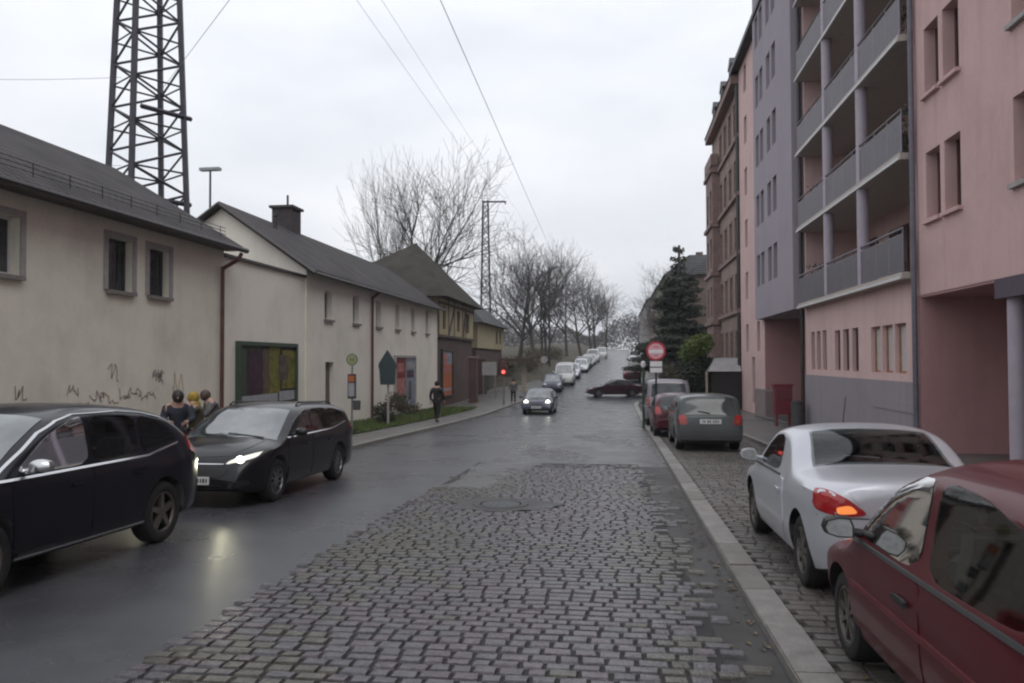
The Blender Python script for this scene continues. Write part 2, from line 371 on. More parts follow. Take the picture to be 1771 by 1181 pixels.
M['clearlens'] = mat('clear_lens', (0.4, 0.4, 0.41), 0.12, var=0.25, scale=25, coat=0.6)
M['orangelens'] = emis('orange_lens_glow', (1.0, 0.30, 0.08), 0.55, (0.7, 0.2, 0.05))  # faint glow added to the parked coupe's lens to make it look bright
M['lit_lens'] = emis('lit_lens', (1.0, .95, .80), .55, (.45, .45, .45)); M['dull_orange'] = mat('dull_orange_lens', (.30, .07, .02), .15, var=.2, scale=20, coat=.5)
M['lamp_on'] = emis('headlamp_lit', (1.0, 0.95, 0.78), 9.0, (0.8, 0.8, 0.75))
M['plate'] = mat('plate_white', (0.72, 0.72, 0.71), 0.35, var=0.05)
M['ink'] = mat('dark_ink', (0.03, 0.03, 0.035), 0.5, var=0.1)
M['white'] = mat('white_paint', (0.75, 0.74, 0.73), 0.4, var=0.05)
M['signred'] = mat('sign_red', (0.50, 0.035, 0.06), 0.35, var=0.1)
M['signpink'] = mat('sign_red_washed_pale', (0.80, 0.42, 0.47), 0.3, var=0.08)  # glare washing out the red disc is put into this colour
M['signwhite'] = mat('sign_white_reflective', (0.85, 0.83, 0.84), 0.3, var=0.05)
M['signgreen'] = mat('sign_green', (0.07, 0.15, 0.07), 0.35, var=0.1)
M['signyellow'] = mat('sign_yellow', (0.40, 0.39, 0.20), 0.35, var=0.1)
M['signback'] = mat('dark_sign_panel', (0.035, 0.055, 0.06), 0.45, var=0.2)
M['redlamp'] = emis('red_signal_lit', (1.0, 0.12, 0.10), 1.3)
M['maroon'] = mat('maroon_halo_and_trim', (0.12, 0.02, 0.025), 0.5, var=0.2)  # on the signal housing this colour paints the red lamp's halo
M['red_box'] = mat('faded_red_plastic', (0.30, 0.03, 0.035), 0.5, var=0.25)
M['red_machine'] = mat('dark_red_enamel', (0.17, 0.022, 0.035), 0.4, var=0.2)
M['skin'] = mat('skin', (0.42, 0.26, 0.20), 0.55, var=0.08)
M['hair'] = mat('dark_hair', (0.025, 0.02, 0.017), 0.6, var=0.3, scale=20)
M['hair_lt'] = mat('brown_hair', (0.07, 0.045, 0.032), 0.6, var=0.3, scale=20)
M['cloth_navy'] = mat('navy_cloth', (0.022, 0.024, 0.04), 0.85, var=0.3, scale=8)
M['cloth_black'] = mat('black_cloth', (0.014, 0.014, 0.016), 0.85, var=0.3, scale=8)
M['cloth_khaki'] = mat('khaki_cloth', (0.075, 0.068, 0.042), 0.85, var=0.3, scale=8)
M['cloth_mustard'] = mat('mustard_wool', (0.32, 0.22, 0.035), 0.9, var=0.3, scale=14)
M['cloth_grey'] = mat('grey_cloth', (0.12, 0.115, 0.115), 0.85, var=0.3, scale=8)
M['cloth_jean'] = mat('dark_denim', (0.03, 0.033, 0.05), 0.85, var=0.3, scale=8)
M['concrete'] = mat('pale_concrete', (0.34, 0.33, 0.33), 0.6, var=0.15, scale=3)
M['sandpost'] = mat('sandstone_post', (0.36, 0.30, 0.24), 0.8, var=0.2)
M['wire'] = mat('overhead_wire_metal', (0.16, 0.16, 0.18), 0.6, var=0.1)
M['brownhouse'] = plaster('brown_house_render', (0.23, 0.175, 0.15), amount=0.3, streak=0.3)
M['greenhouse'] = plaster('pale_green_render', (0.36, 0.42, 0.26), amount=0.3, streak=0.3)
M['greyhouse'] = plaster('grey_house_render', (0.27, 0.25, 0.24), amount=0.3, streak=0.3)

# ------------------------------------------------------------------ terrain profile
PTS = [(-30,.9),(0,0),(10,-.26),(20,-.5),(35,-.93),(46,-1.12),(58,-1.08),(67,-.65),(85,.55),(110,1.5),(135,2.3),(200,4.3),(260,5.4),(400,7)]
def gz(y):
    P = PTS
    if y <= P[0][0]: return P[0][1]
    if y >= P[-1][0]: return P[-1][1]
    for i in range(len(P)-1):
        if P[i][0] <= y <= P[i+1][0]: break
    def m(j):
        a, b = max(0, j-1), min(len(P)-1, j+1)
        return (P[b][1]-P[a][1])/(P[b][0]-P[a][0])
    (x0, z0), (x1, z1) = P[i], P[i+1]; h = x1-x0; t = (y-x0)/h
    return (2*t**3-3*t*t+1)*z0+(t**3-2*t*t+t)*h*m(i)+(-2*t**3+3*t*t)*z1+(t**3-t*t)*h*m(i+1)
def slope(y): return (gz(y+1.2)-gz(y-1.2))/2.4
CXP = [(-1e3,0),(52,0),(68,.9),(87,2.0),(130,2.7),(166,3.1),(220,4.0),(400,9)]
def cx(y):
    for (a, p), (b, q) in zip(CXP, CXP[1:]):
        if a <= y <= b:
            t = (y-a)/(b-a); return p+(q-p)*t
    return 9
def ysteps(y0, y1, st=1.0):
    n = max(1, int(math.ceil((y1-y0)/st))); return [y0+(y1-y0)*k/n for k in range(n+1)]
def strip(name, x0, x1, y0, y1, dz, m, st=1.5, skirt=0.0, curve=True, nx=1):
    mb = MB(); ys = ysteps(y0, y1, st)
    fx0 = x0 if callable(x0) else (lambda y: x0); fx1 = x1 if callable(x1) else (lambda y: x1)
    rows = []
    for y in ys:
        c = cx(y) if curve else 0; a, b = fx0(y)+c, fx1(y)+c
        r = [(a+(b-a)*k/nx, y, gz(y)+dz) for k in range(nx+1)]
        if skirt: r = [(a, y, gz(y)+dz-skirt)] + r + [(b, y, gz(y)+dz-skirt)]
        rows.append(r)
    n = len(rows[0])
    mb.add([p for r in rows for p in r], [(i*n+k, i*n+k+1, (i+1)*n+k+1, (i+1)*n+k) for i in range(len(rows)-1) for k in range(n-1)])
    o = mb.build(name, m); tag(o, kind='structure'); return o

random.seed(7)
# ground sheet to the horizon
mb = MB()
xs = [-900,-300,-120,-60,-34,-20,-12,-7,0,7,12,20,40,90,300,900]; ysl = [-60]+ysteps(-30, 260, 5)+[300,400,600,1200]
def gsheet(x, y):
    z = gz(y)-0.25
    if x < -12: z -= min(1.0, (-12-x)*0.05)
    if y > 400: z = 7-0.25-(y-400)*0.01
    return z
mb.add([(x, y, gsheet(x, y)) for y in ysl for x in xs], [(j*len(xs)+i, j*len(xs)+i+1, (j+1)*len(xs)+i+1, (j+1)*len(xs)+i) for j in range(len(ysl)-1) for i in range(len(xs)-1)])
tag(mb.build('ground', M['ground'], smooth=True), kind='structure')
strip('road', -7.0, 1.05, -12, 330, 0.0, M['asphalt'], nx=2)
strip('side_street', 1.05, 34, 56.5, 66, -0.006, M['side_road'], curve=False, nx=3)
# kerbs, pavements
strip('left_kerb', -7.16, -7.0, -12, 330, 0.11, M['kerb'], skirt=0.13)
strip('left_sidewalk', -11.6, -7.16, -12, 75, 0.10, M['pave_l'], nx=3)
strip('right_kerb', 1.05, 1.30, -6, 55.5, 0.075, M['kerb'], skirt=0.09)
strip('parking_lane_base', 1.30, 3.92, -6, 55.5, 0.03, M['joint'])
strip('sidewalk_kerb', 3.92, 4.06, -6, 55.5, 0.15, M['kerb'], skirt=0.15)
strip('right_sidewalk', 4.06, 9.6, -6, 55.5, 0.14, M['pave'], nx=3)
strip('right_kerb_far', 1.2, 1.4, 67, 330, 0.10, M['kerb'], skirt=0.12)
strip('right_sidewalk_far', 1.4, 9.5, 67, 330, 0.09, M['pave_l'], nx=2)
# patched asphalt beyond the cobbles and down the gutter
def wob(y, k, a): return a*(math.sin(y*1.7+k)+0.6*math.sin(y*4.3+2*k)+0.4*math.sin(y*9.1+k))
strip('patched_road', lambda y: -2.85+wob(y, 1, .06), 1.04, 16.9, 52, 0.006, M['asphalt_old'], st=0.3)
def cob_r(y): return 0.80-0.022*(y-4)
strip('gutter_strip', lambda y: cob_r(y)-0.35, 1.045, -6, 16.9, 0.005, M['asphalt_gutter'], st=0.5)
strip('cobble_bed', -3.10, lambda y: cob_r(y)-0.08+wob(y, 3, .03), -6, 17.3, 0.009, M['joint'], st=0.5)

def stone_field(name, x0f, x1f, y0, y1, base, sx, sy, gap, m, lift, seed, jag=0.0, fade=None, hole=None, tilt=0.010, bv=0.012, gy=1.0, ang=28, dome=.003):
    rnd = random.Random(seed); mb = MB(); y = y0; row = 0
    while y < y1:
        ly = sy*rnd.uniform(.9, 1.1); x = x0f(y)-rnd.random()*sx*jag+(sx*0.5 if row % 2 else 0)*(1 if jag else .5)
        xe = x1f(y)+rnd.uniform(-1, 1)*sx*0.35*(1 if jag else 0)
        while x < xe:
            lx = sx*rnd.uniform(.78, 1.24)
            if not jag and x+lx > xe: lx = xe-x
            if lx < 0.05: break
            cx0, cy0 = x+lx/2, y+ly/2
            if (hole is None or not hole(cx0, cy0)) and (fade is None or rnd.random() > fade(cx0, cy0)):
                h = base+lift+rnd.uniform(-.004, .004)
                g = gap*rnd.uniform(.7, 1.3)/2; g2 = g*gy
                tx, ty = rnd.uniform(-tilt, tilt), rnd.uniform(-tilt, tilt)
                def P(px, py, dz):
                    return (px, py, gz(py)+h+dz+tx*(px-cx0)+ty*(py-cy0))
                j = lambda: rnd.uniform(-.006, .006)
                a, b, c_, d = x+g, x+lx-g, y+g2, y+ly-g2
                o_ = [P(a+j(), c_+j(), -.028), P(b+j(), c_+j(), -.028), P(b+j(), d+j(), -.028), P(a+j(), d+j(), -.028)]
                i_ = [P(a+bv+j(), c_+bv+j(), 0), P(b-bv+j(), c_+bv+j(), 0), P(b-bv+j(), d-bv+j(), 0), P(a+bv+j(), d-bv+j(), 0)]
                ce = P(cx0, cy0, dome)
                pv = math.sin(cx0*1.9+seed)+math.sin(cy0*1.3)+rnd.gauss(0, .9); mb.cur = 1 if pv > .7 else (2 if pv < -.7 else 0)
                mb.add(o_+i_+[ce], [(0,1,5,4),(1,2,6,5),(2,3,7,6),(3,0,4,7),(4,5,8),(5,6,8),(6,7,8),(7,4,8)])
            x += lx
        y += ly; row += 1
    o = mb.build(name, m, smooth=True, angle=ang); tag(o, kind='structure'); return o
cob = [mat('granite_cobble', (0.082, 0.077, 0.084), 0.20, var=0.5, scale=9, bump=0.35, bscale=45, rvar=0.1),
       mat('purple_cobble', (0.088, 0.072, 0.080), 0.17, var=0.5, scale=9, bump=0.35, bscale=45, rvar=0.1),
       mat('brown_cobble', (0.078, 0.073, 0.060), 0.25, var=0.5, scale=9, bump=0.35, bscale=45, rvar=0.1)]
def patch_in(x, y):
    return ((x+1.68)/0.76)**2+((y-11.48)/0.58)**2 < 1
stone_field('cobbled_road', lambda y: -3.12, cob_r, -3, 17.0, 0.006, 0.172, 0.128, 0.012, cob, 0.020, 3, jag=0.5, bv=.011, gy=1.6, ang=50, dome=.002, tilt=.012,
            hole=patch_in, fade=lambda x, y: (0.55 if x > cob_r(y)-0.16 else 0)+(0.5 if y > 16.3 else 0)+(0.9 if (y > 13.2 and x < -1.9-0.1*(17-y)) else 0))
stone_field('worn_cobbles', lambda y: -2.4, lambda y: .35, 17.2, 27, 0.006, 0.172, 0.128, 0.012, cob, 0.004, 9, jag=0.5, bv=.011, gy=1.6, ang=50, dome=.002, tilt=.008,
            fade=lambda x, y: .25 if math.sin(x*2.1+y*.6)+math.sin(y*1.1+x) > .75-.04*(27-y) else 1.0)
sett = [mat('grey_sett', (0.135, 0.125, 0.115), 0.45, var=0.3, scale=9, bump=0.3, bscale=45, rvar=0.12),
        mat('brown_sett', (0.115, 0.102, 0.09), 0.48, var=0.3, scale=9, bump=0.3, bscale=45, rvar=0.12),
        mat('dark_sett', (0.09, 0.08, 0.075), 0.42, var=0.3, scale=9, bump=0.3, bscale=45, rvar=0.12)]
stone_field('parking_lane_setts', lambda y: 1.31, lambda y: 3.91, -2, 34, 0.03, 0.20, 0.15, 0.012, sett, 0.026, 5, tilt=0.004, gy=1.4, bv=.009, ang=40, dome=.001)
# kerb slab joints: each kerb stone sits a hair differently
mb = MB(); yy = -4.0; rk = random.Random(2)
while yy < 40:
    l = rk.uniform(.8, 1.15); d = rk.uniform(0, .012)
    a, b = yy+.008, yy+l-.008
    p = [(1.058, a, gz(a)+.08+d), (1.294, a, gz(a)+.084+d), (1.294, b, gz(b)+.084+d), (1.058, b, gz(b)+.08+d)]
    q = [(x, y, z-.05) for x, y, z in p]
    mb.cur = rk.choice((0, 0, 1)); mb.add(p+q, [(0,1,2,3),(0,4,5,1),(1,5,6,2),(2,6,7,3),(3,7,4,0)]); yy += l
tag(mb.build('kerb_stones', [M['kerb'], mat('dark_kerb_stone', (0.16, 0.145, 0.13), 0.45, var=0.3, scale=5, bump=0.4, bscale=50)]), kind='structure')
# asphalt patch round the manhole, ragged outline
mb = MB(); n = 48; ring = []
for k in range(n):
    t = 2*math.pi*k/n; rr = 1+0.07*math.sin(3*t+1)+0.05*math.sin(7*t)+0.03*math.sin(13*t)
    x, y = -1.68+0.80*rr*math.cos(t), 11.48+0.62*rr*math.sin(t); ring.append((x, y, gz(y)+.030))
lo = [(x, y, z-.03) for x, y, z in ring]
mb.add(ring+lo, [tuple(range(n))]+[(k, (k+1) % n, (k+1) % n+n, k+n) for k in range(n)])
tag(mb.build('asphalt_patch', M['asphalt_gutter']), kind='structure')
strip('repair_strip', lambda y: -3.0+wob(y, 2, .06), lambda y: -1.75-.1*(17-y)+wob(y, 5, .08), 13.1, 17.4, 0.016, M['asphalt_old'], st=0.2)
mh = thing('manhole_cover', 'round iron manhole cover set in an asphalt patch among the cobbles', 'manhole cover', (-1.72, 11.43, gz(11.43)+.031))
mb = MB(); mb.lathe([(.0, .004), (.28, .004), (.285, .010), (.30, .010)], 32)
for k in range(6):
    for j in range(6):
        x, y = -.2+k*.08, -.2+j*.08
        if x*x+y*y < .055: mb.box(x-.025, x+.025, y-.025, y+.025, .004, .011)
mb.build('cover', M['darkmetal'], mh, world=False)
mb = MB(); mb.lathe([(.305, .0), (.305, .012), (.40, .012), (.41, .0)], 32); mb.build('ring', M['asphalt_gutter'], mh, world=False)

# grass verge left
strip('verge_soil', lambda y: -11.3, lambda y: -8.55+wob(y, 1, .05), 17.5, 47, 0.13, M['soil'], st=.5)
mb = MB(); rg = random.Random(11)
for k in range(15000):
    y = 17.6+29.2*rg.random(); x = -11.1+2.6*rg.random()
    if rg.random() < .25 and math.sin(x*3.1)+math.sin(y*1.3) > .7: continue
    h = rg.uniform(.05, .16); a = rg.uniform(0, 6.28); wd = .016+.0004*y; lx, ly = rg.uniform(-.05, .05), rg.uniform(-.05, .05); z = gz(y)+.13
    mb.add([(x-wd*math.cos(a), y-wd*math.sin(a), z), (x+wd*math.cos(a), y+wd*math.sin(a), z), (x+lx, y+ly, z+h)], [(0,1,2)])
tag(mb.build('grass', M['grass']), kind='stuff')

# ------------------------------------------------------------------ facades with real openings
WINMESH = {}
def win_mesh(wd, ht, dep, style):
    """frame and pane meshes in local coordinates: s along x, outward -y ... placed by matrix"""
    key = (round(wd, 2), round(ht, 2), style)
    if key in WINMESH: return WINMESH[key]
    fm = {'w': 'whiteframe', 'b': 'brownframe', 'o': 'woodframe', 'd': 'darkmetal', 't': 'timber'}[style[0]]
    f = MB(); e = .055
    f.box(0, wd, .0, .05, 0, e); f.box(0, wd, .0, .05, ht-e, ht); f.box(0, e, .0, .05, e, ht-e); f.box(wd-e, wd, .0, .05, e, ht-e)
    if 'm' in style: f.box(wd/2-.035, wd/2+.035, .0, .055, e, ht-e)
    if 'h' in style: f.box(e, wd-e, .0, .045, ht*.68-.02, ht*.68+.02)
    if 'g' in style:                                          # iron grille
        n = max(3, int(wd/.13))
        for k in range(1, n): f.tube((wd*k/n, .10, .02), (wd*k/n, .10, ht-.02), .012, .012, 5)
    p = MB(); p.quad((e*.5, .02, e*.5), (wd-e*.5, .02, e*.5), (wd-e*.5, .02, ht-e*.5), (e*.5, .02, ht-e*.5))
    c = None
    WINMESH[key] = (f.mesh('window_frame', M[fm]), p.mesh('window_pane', M['curtain'] if 'c' in style else M['pane']))
    return WINMESH[key]

class Facade:
    """a wall face: s runs along direction d (unit xy) from origin, n is outward (unit xy)"""
    def __init__(s, org, d, nrm): s.o = Vector((org[0], org[1], 0)); s.d = Vector((d[0], d[1], 0)); s.n = Vector((nrm[0], nrm[1], 0))
    def P(s, a, k, z): q = s.o+s.d*a+s.n*k; return (q.x, q.y, z)
    def box(s, mb, a0, a1, k0, k1, z0, z1):
        vs = [s.P(a, k, z) for z in (z0, z1) for a, k in ((a0, k0), (a1, k0), (a1, k1), (a0, k1))]
        mb.add(vs, [(3,2,1,0),(4,5,6,7),(0,1,5,4),(1,2,6,5),(2,3,7,6),(3,0,4,7)])
    def wall(s, mb, a0, a1, z0, z1, holes, dep=.22, zfun=None, back=True):
        A = sorted({a0, a1, *[h[0] for h in holes], *[h[1] for h in holes]}); Z = sorted({z0, z1, *[h[2] for h in holes], *[h[3] for h in holes]})
        A = [a for a in A if a0-1e-6 <= a <= a1+1e-6]; Z = [z for z in Z if z0-1e-6 <= z <= z1+1e-6]
        for i in range(len(A)-1):
            for j in range(len(Z)-1):
                ca, cz = (A[i]+A[i+1])/2, (Z[j]+Z[j+1])/2
                if any(h[0] < ca < h[1] and h[2] < cz < h[3] for h in holes): continue
                mb.quad(s.P(A[i], 0, Z[j]), s.P(A[i+1], 0, Z[j]), s.P(A[i+1], 0, Z[j+1]), s.P(A[i], 0, Z[j+1]))
        for h in holes:
            b0, b1, c0, c1 = h[:4]; dp = h[4] if len(h) > 4 else dep
            for q in ((b0, c0, b0, c1), (b1, c0, b1, c1), (b0, c1, b1, c1), (b0, c0, b1, c0)):
                mb.quad(s.P(q[0], 0, q[1]), s.P(q[2], 0, q[3]), s.P(q[2], -dp, q[3]), s.P(q[0], -dp, q[1]))
    def window(s, parent, b0, b1, c0, c1, dep=.22, style='w', name='window', sill=None, surround=None, label=None):
        fm, pm = win_mesh(b1-b0, c1-c0, dep, style)
        q = s.P(b0, -dep, c0)
        rot = Matrix(((s.d.x, s.n.x, 0, q[0]), (s.d.y, s.n.y, 0, q[1]), (0, 0, 1, q[2]), (0, 0, 0, 1)))
        fo = bpy.data.objects.new(name, fm); C.objects.link(fo); fo.parent = parent
        fo.matrix_local = Matrix.Translation(-Vector(base_of(parent))) @ rot
        po = bpy.data.objects.new('pane', pm); C.objects.link(po); po.parent = fo
        if label: fo['label'] = label
        if sill:
            mb = MB(); s.box(mb, b0-.06, b1+.06, -.02, .10, c0-.09, c0-.005)
            so = mb.build('sill', M[sill]); so.parent = fo; so.matrix_parent_inverse = rot.inverted()
        if surround:
            mb = MB(); t = .13
            s.box(mb, b0-t, b0-.004, -.02, .035, c0, c1+t); s.box(mb, b1+.004, b1+t, -.02, .035, c0, c1+t); s.box(mb, b0-.004, b1+.004, -.02, .033, c1+.004, c1+t)
            so = mb.build('surround', M[surround]); so.parent = fo; so.matrix_parent_inverse = rot.inverted()
        return fo

def pipe(parent, name, pts, r, m):
    mb = MB(); mb.path(pts, r, 8)
    for p in pts[1:-1]: mb.lathe([(r*1.02, -r), (r*1.02, r)], 8, p)
    return mb.build(name, m, parent)

LX = -11.0
# ---- near left building (cream render, saddle roof)
b1 = thing('depot_building', 'nearest cream rendered building on the left with a grey tiled roof and scribbled graffiti', 'building', (LX-3, 10, gz(10)))
F = Facade((LX, -4), (0, 1), (1, 0)); Z0 = -1.2
holes = [(4.6, 5.9, 3.46, 4.62), (10.2, 11.2, 3.46, 4.62), (15.55, 17.12, 3.46, 4.56), (19.62, 20.50, 3.44, 4.60), (21.13, 21.98, 3.44, 4.58)]
holes[2] = (15.75, 17.10, 3.46, 4.55)
mb = MB(); F.wall(mb, 0, 24.7, Z0, 5.12, holes, .22)
mb.quad(F.P(24.7, 0, Z0), F.P(24.7, -7, Z0), F.P(24.7, -7, 5.12), F.P(24.7, 0, 5.12))
mb.add([F.P(24.7, 0, 5.12), F.P(24.7, -7, 5.12), F.P(24.7, -3.5, 7.36)], [(0,1,2)])
mb.quad(F.P(0, 0, Z0), F.P(0, -7, Z0), F.P(0, -7, 5.12), F.P(0, 0, 5.12))
mb.quad(F.P(0, -7, Z0), F.P(24.7, -7, Z0), F.P(24.7, -7, 5.12), F.P(0, -7, 5.12))
mb.build('wall', M['cream'], b1)
for h in holes: F.window(b1, *h[:4], style='dg' if h[0] > 18 else 'wm', sill='sill', surround='trim')
def saddle(F, mb, a0, a1, ze, zr, half, over=.45, gab=.3, th=.12):
    """two roof slopes as slabs; eave line at k=+over"""
    sl = (zr-ze)/half
    for sg in (1, -1):
        k0 = over if sg > 0 else -2*half-over
        pts = [(k0, ze-over*sl), (-half, zr)]
        v = [F.P(a, k, z+dz) for dz in (0, th) for a, (k, z) in ((a0-gab, pts[0]), (a1+gab, pts[0]), (a1+gab, pts[1]), (a0-gab, pts[1]))]
        mb.add(v, [(3,2,1,0),(4,5,6,7),(0,1,5,4),(1,2,6,5),(2,3,7,6),(3,0,4,7)])
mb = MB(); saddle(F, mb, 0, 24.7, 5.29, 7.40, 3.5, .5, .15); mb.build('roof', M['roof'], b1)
mb = MB(); mb.path([F.P(-.6, .56, 5.0), F.P(24.95, .56, 5.0)], .075, 8); F.box(mb, -.5, 24.8, .02, .46, 4.98, 5.02); mb.build('gutter', M['gutter'], b1)
mb = MB(); k, zz = .10, 5.42
for a in range(0, 25, 1):
    mb.tube(F.P(a+.3, k, zz-.12), F.P(a+.3, k, zz+.20), .012, .012, 5)
for dz in (.0, .09, .18): mb.tube(F.P(-.4, k, zz+dz), F.P(24.6, k, zz+dz), .012, .012, 5)
mb.build('snow_guard', M['gutter'], b1)
pipe(b1, 'downpipe', [F.P(24.75, .50, 4.9), F.P(24.65, .45, 4.72), F.P(24.45, .10, 4.45), F.P(24.45, .09, -.6)], .055, M['redpipe'])
# graffiti scribbles, thin strokes of spray paint on the wall
GM = {'ink': mat('faded_spray', (.27, .235, .20), .8, var=.4, scale=5), 'maroon': mat('faded_red_spray', (.28, .17, .155), .8, var=.3, scale=5), 'woodframe': mat('faded_ochre_spray', (.40, .30, .20), .8, var=.3, scale=5), 'cloth_navy': mat('faded_blue_spray', (.22, .20, .26), .8, var=.3, scale=5)}
rg = random.Random(4)
def scribble(mb, a, z, wd, ht, n, r, F=F):
    pts = [F.P(a+wd*(k/n)+rg.uniform(-.12, .12)*wd, .006, z+rg.uniform(0, ht)) for k in range(n+1)]
    for p, q in zip(pts, pts[1:]):
        d = Vector(q)-Vector(p); 
        if d.length < 1e-4: continue
        u = Vector((0, -d.z, d.y)).normalized()*r
        mb.quad(tuple(Vector(p)-u), tuple(Vector(p)+u), tuple(Vector(q)+u), tuple(Vector(q)-u))
for cm, spec in (('ink', [(15.3, .72, .7, .3, 9), (19.6, .75, .35, .35, 6), (20.3, .55, .5, .5, 7), (20.9, .95, .35, .6, 5), (21.3, .6, .8, .35, 12), (22.1, .55, .5, .25, 9), (18.2, .75, .3, .35, 6), (17.3, .7, .15, .3, 4), (19.9, .5, .4, .18, 9)]),
                 ('maroon', [(22.6, .95, .35, .45, 8), (20.6, .5, .6, .4, 6)]), ('woodframe', [(23.3, .6, .5, .8, 6)]), ('cloth_navy', [(22.5, .9, .45, .4, 9)])):
    for a, z, wd, ht, n in spec:
        mb = MB(); scribble(mb, a-1.2, z+.40, wd, ht*.8, int(n*1.6), .012); mb.build('graffiti', GM[cm], b1)

# ---- low annex with the large framed poster
an = thing('annex_wall', 'low flat topped cream annex between the two tiled buildings, carrying a green framed poster', 'building', (LX-1, 23.7, gz(23.7)))
G = Facade((LX-.06, 20.72), (0, 1), (1, 0))
mb = MB(); G.box(mb, 0, 5.877, -3.2, 0, -1.4, 4.84); mb.build('wall', M['cream2'], an)
mb = MB(); G.box(mb, -.0, 5.84, -3.3, .09, 4.845, 4.93); mb.build('coping', M['gutter'], an)
def poster(name, label, F, a0, a1, z0, z1, dep, blocks, frame='greenframe', fw=.12):
    q = F.P((a0+a1)/2, 0, z0)
    t = thing(name, label, 'poster', q)
    mb = MB(); F.box(mb, a0, a1, .004, dep, z0, z0+fw); F.box(mb, a0, a1, .004, dep, z1-fw, z1); F.box(mb, a0, a0+fw, .004, dep, z0+fw, z1-fw); F.box(mb, a1-fw, a1, .004, dep, z0+fw, z1-fw)
    mb.build('frame', M[frame], t)
    mb = MB(); mats = []
    for i, (u0, u1, v0, v1, m_) in enumerate(blocks):
        if m_ not in mats: mats.append(m_)
        mb.cur = mats.index(m_); A0, A1 = a0+fw, a1-fw; B0, B1 = z0+fw, z1-fw; k = dep*.45+.003*i
        mb.quad(F.P(A0+(A1-A0)*u0, k, B0+(B1-B0)*v0), F.P(A0+(A1-A0)*u1, k, B0+(B1-B0)*v0), F.P(A0+(A1-A0)*u1, k, B0+(B1-B0)*v1), F.P(A0+(A1-A0)*u0, k, B0+(B1-B0)*v1))
    mb.build('sheet', [M[x] for x in mats], t)
    return t
def pm(n, c, v=.35, s=4): M[n] = mat(n, c, .35, var=v, scale=s); return n
pm('p_dark', (.035, .022, .022)); pm('p_purple', (.05, .022, .042), .7); pm('p_olive', (.17, .16, .03), .6, 3); pm('p_brown', (.11, .085, .06), .6); pm('p_pale', (.34, .34, .37), .2)
pm('p_red', (.22, .02, .02)); pm('p_green', (.05, .07, .045)); pm('p_orange', (.48, .13, .05), .4); pm('p_salmon', (.42, .16, .14), .5); pm('p_blue', (.22, .25, .34), .3)
poster('wall_poster', 'green framed purple and yellow poster with a white caption band, on the annex wall', G, .78, 4.95, -.55, 2.46, .16,
   [(0, 1, 0, 1, 'p_dark'), (0, .35, .45, 1, 'p_green'), (.12, .42, .38, .95, 'p_purple'), (.38, .66, .42, .97, 'p_brown'), (.5, .7, .46, 1, 'p_olive'), (.74, 1, .5, .96, 'p_olive'), (.66, .86, .6, .9, 'p_brown'),
    (.0, .66, .345, .455, 'p_pale'), (.68, .99, .36, .475, 'p_pale'), (.1, .9, .27, .30, 'p_salmon'), (.35, .66, .19, .225, 'p_pale'), (.15, .85, .235, .25, 'p_salmon'), (.12, .34, .02, .17, 'p_red')])

# ---- long pale building
b2 = thing('long_building', 'long pale two storey building with a row of narrow windows, gable and one chimney', 'building', (LX-3, 36, gz(36)))
H = Facade((LX, 26.6), (0, 1), (1, 0))
wins = [(1.75, 2.55, 3.46, 4.56), (4.95, 5.75, 3.46, 4.64), (8.1, 8.9, 3.46, 4.68), (11.25, 12.0, 3.46, 4.70), (14.3, 15.0, 3.46, 4.76), (17.45, 18.15, 3.46, 4.80)]
door = (1.85, 2.75, -.95, 1.83)
mb = MB(); H.wall(mb, 0, 20.4, -2, 5.2, wins+[door], .24)
mb.quad(H.P(0, 0, -2), H.P(0, -6.4, -2), H.P(0, -6.4, 4.5), H.P(0, 0, 4.5))
mb.add([H.P(0, .0, 4.5), H.P(0, -6.4, 4.5), H.P(0, -6.4, 5.2), H.P(0, -3.2, 7.45), H.P(0, 0, 5.2)], [(0,1,2,3,4)])
mb.add([H.P(20.4, 0, -2), H.P(20.4, -6.4, -2), H.P(20.4, -6.4, 5.2), H.P(20.4, -3.2, 7.45), H.P(20.4, 0, 5.2)], [(0,1,2,3,4)])
mb.build('wall', M['cream2'], b2)
for h in wins: H.window(b2, *h, dep=.24, style='w' if h[0] < 12 else 'b', sill='sill')
mb = MB(); H.box(mb, door[0], door[1], -.24, -.18, door[2], door[3]); do = mb.build('door', mat('grey_brown_door', (.13, .105, .095), .6, var=.25), b2)
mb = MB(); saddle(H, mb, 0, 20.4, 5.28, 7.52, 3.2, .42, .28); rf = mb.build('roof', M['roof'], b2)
mb = MB(); mb.path([H.P(-.3, .44, 4.98), H.P(20.7, .44, 4.98)], .07, 8)
for k0, z0_, k1, z1_ in ((.44, 4.98, -3.2, 7.54), (-3.2, 7.54, -6.8, 5.0)):
    for a in (-.29,):
        mb.bar(H.P(a, k0, z0_), H.P(a, k1, z1_), .13)
mb.build('gutter', M['gutter'], b2)
mb = MB(); H.box(mb, 5.6, 6.6, -3.9, -3.0, 6.6, 8.55); H.box(mb, 5.5, 6.7, -4.0, -2.9, 8.552, 8.66); ch = mb.build('chimney', mat('sooty_chimney', (.045, .036, .038), .8, var=.4), b2); ch.parent = rf; ch.matrix_parent_inverse = Matrix()
mb = MB(); mb.tube(H.P(6.1, -3.4, 8.6), H.P(6.1, -3.4, 9.2), .05); mb.tube(H.P(3.1, -2.6, 7.0), H.P(3.1, -2.6, 7.75), .07); mb.tube(H.P(3.1, -2.6, 7.7), H.P(3.1, -2.6, 7.85), .13)
fl = mb.build('vent_pipe', M['gutter'], b2)
pipe(b2, 'downpipe', [H.P(7.3, .42, 4.95), H.P(7.3, .10, 4.7), H.P(7.3, .09, -1.2)], .06, M['redpipe'])
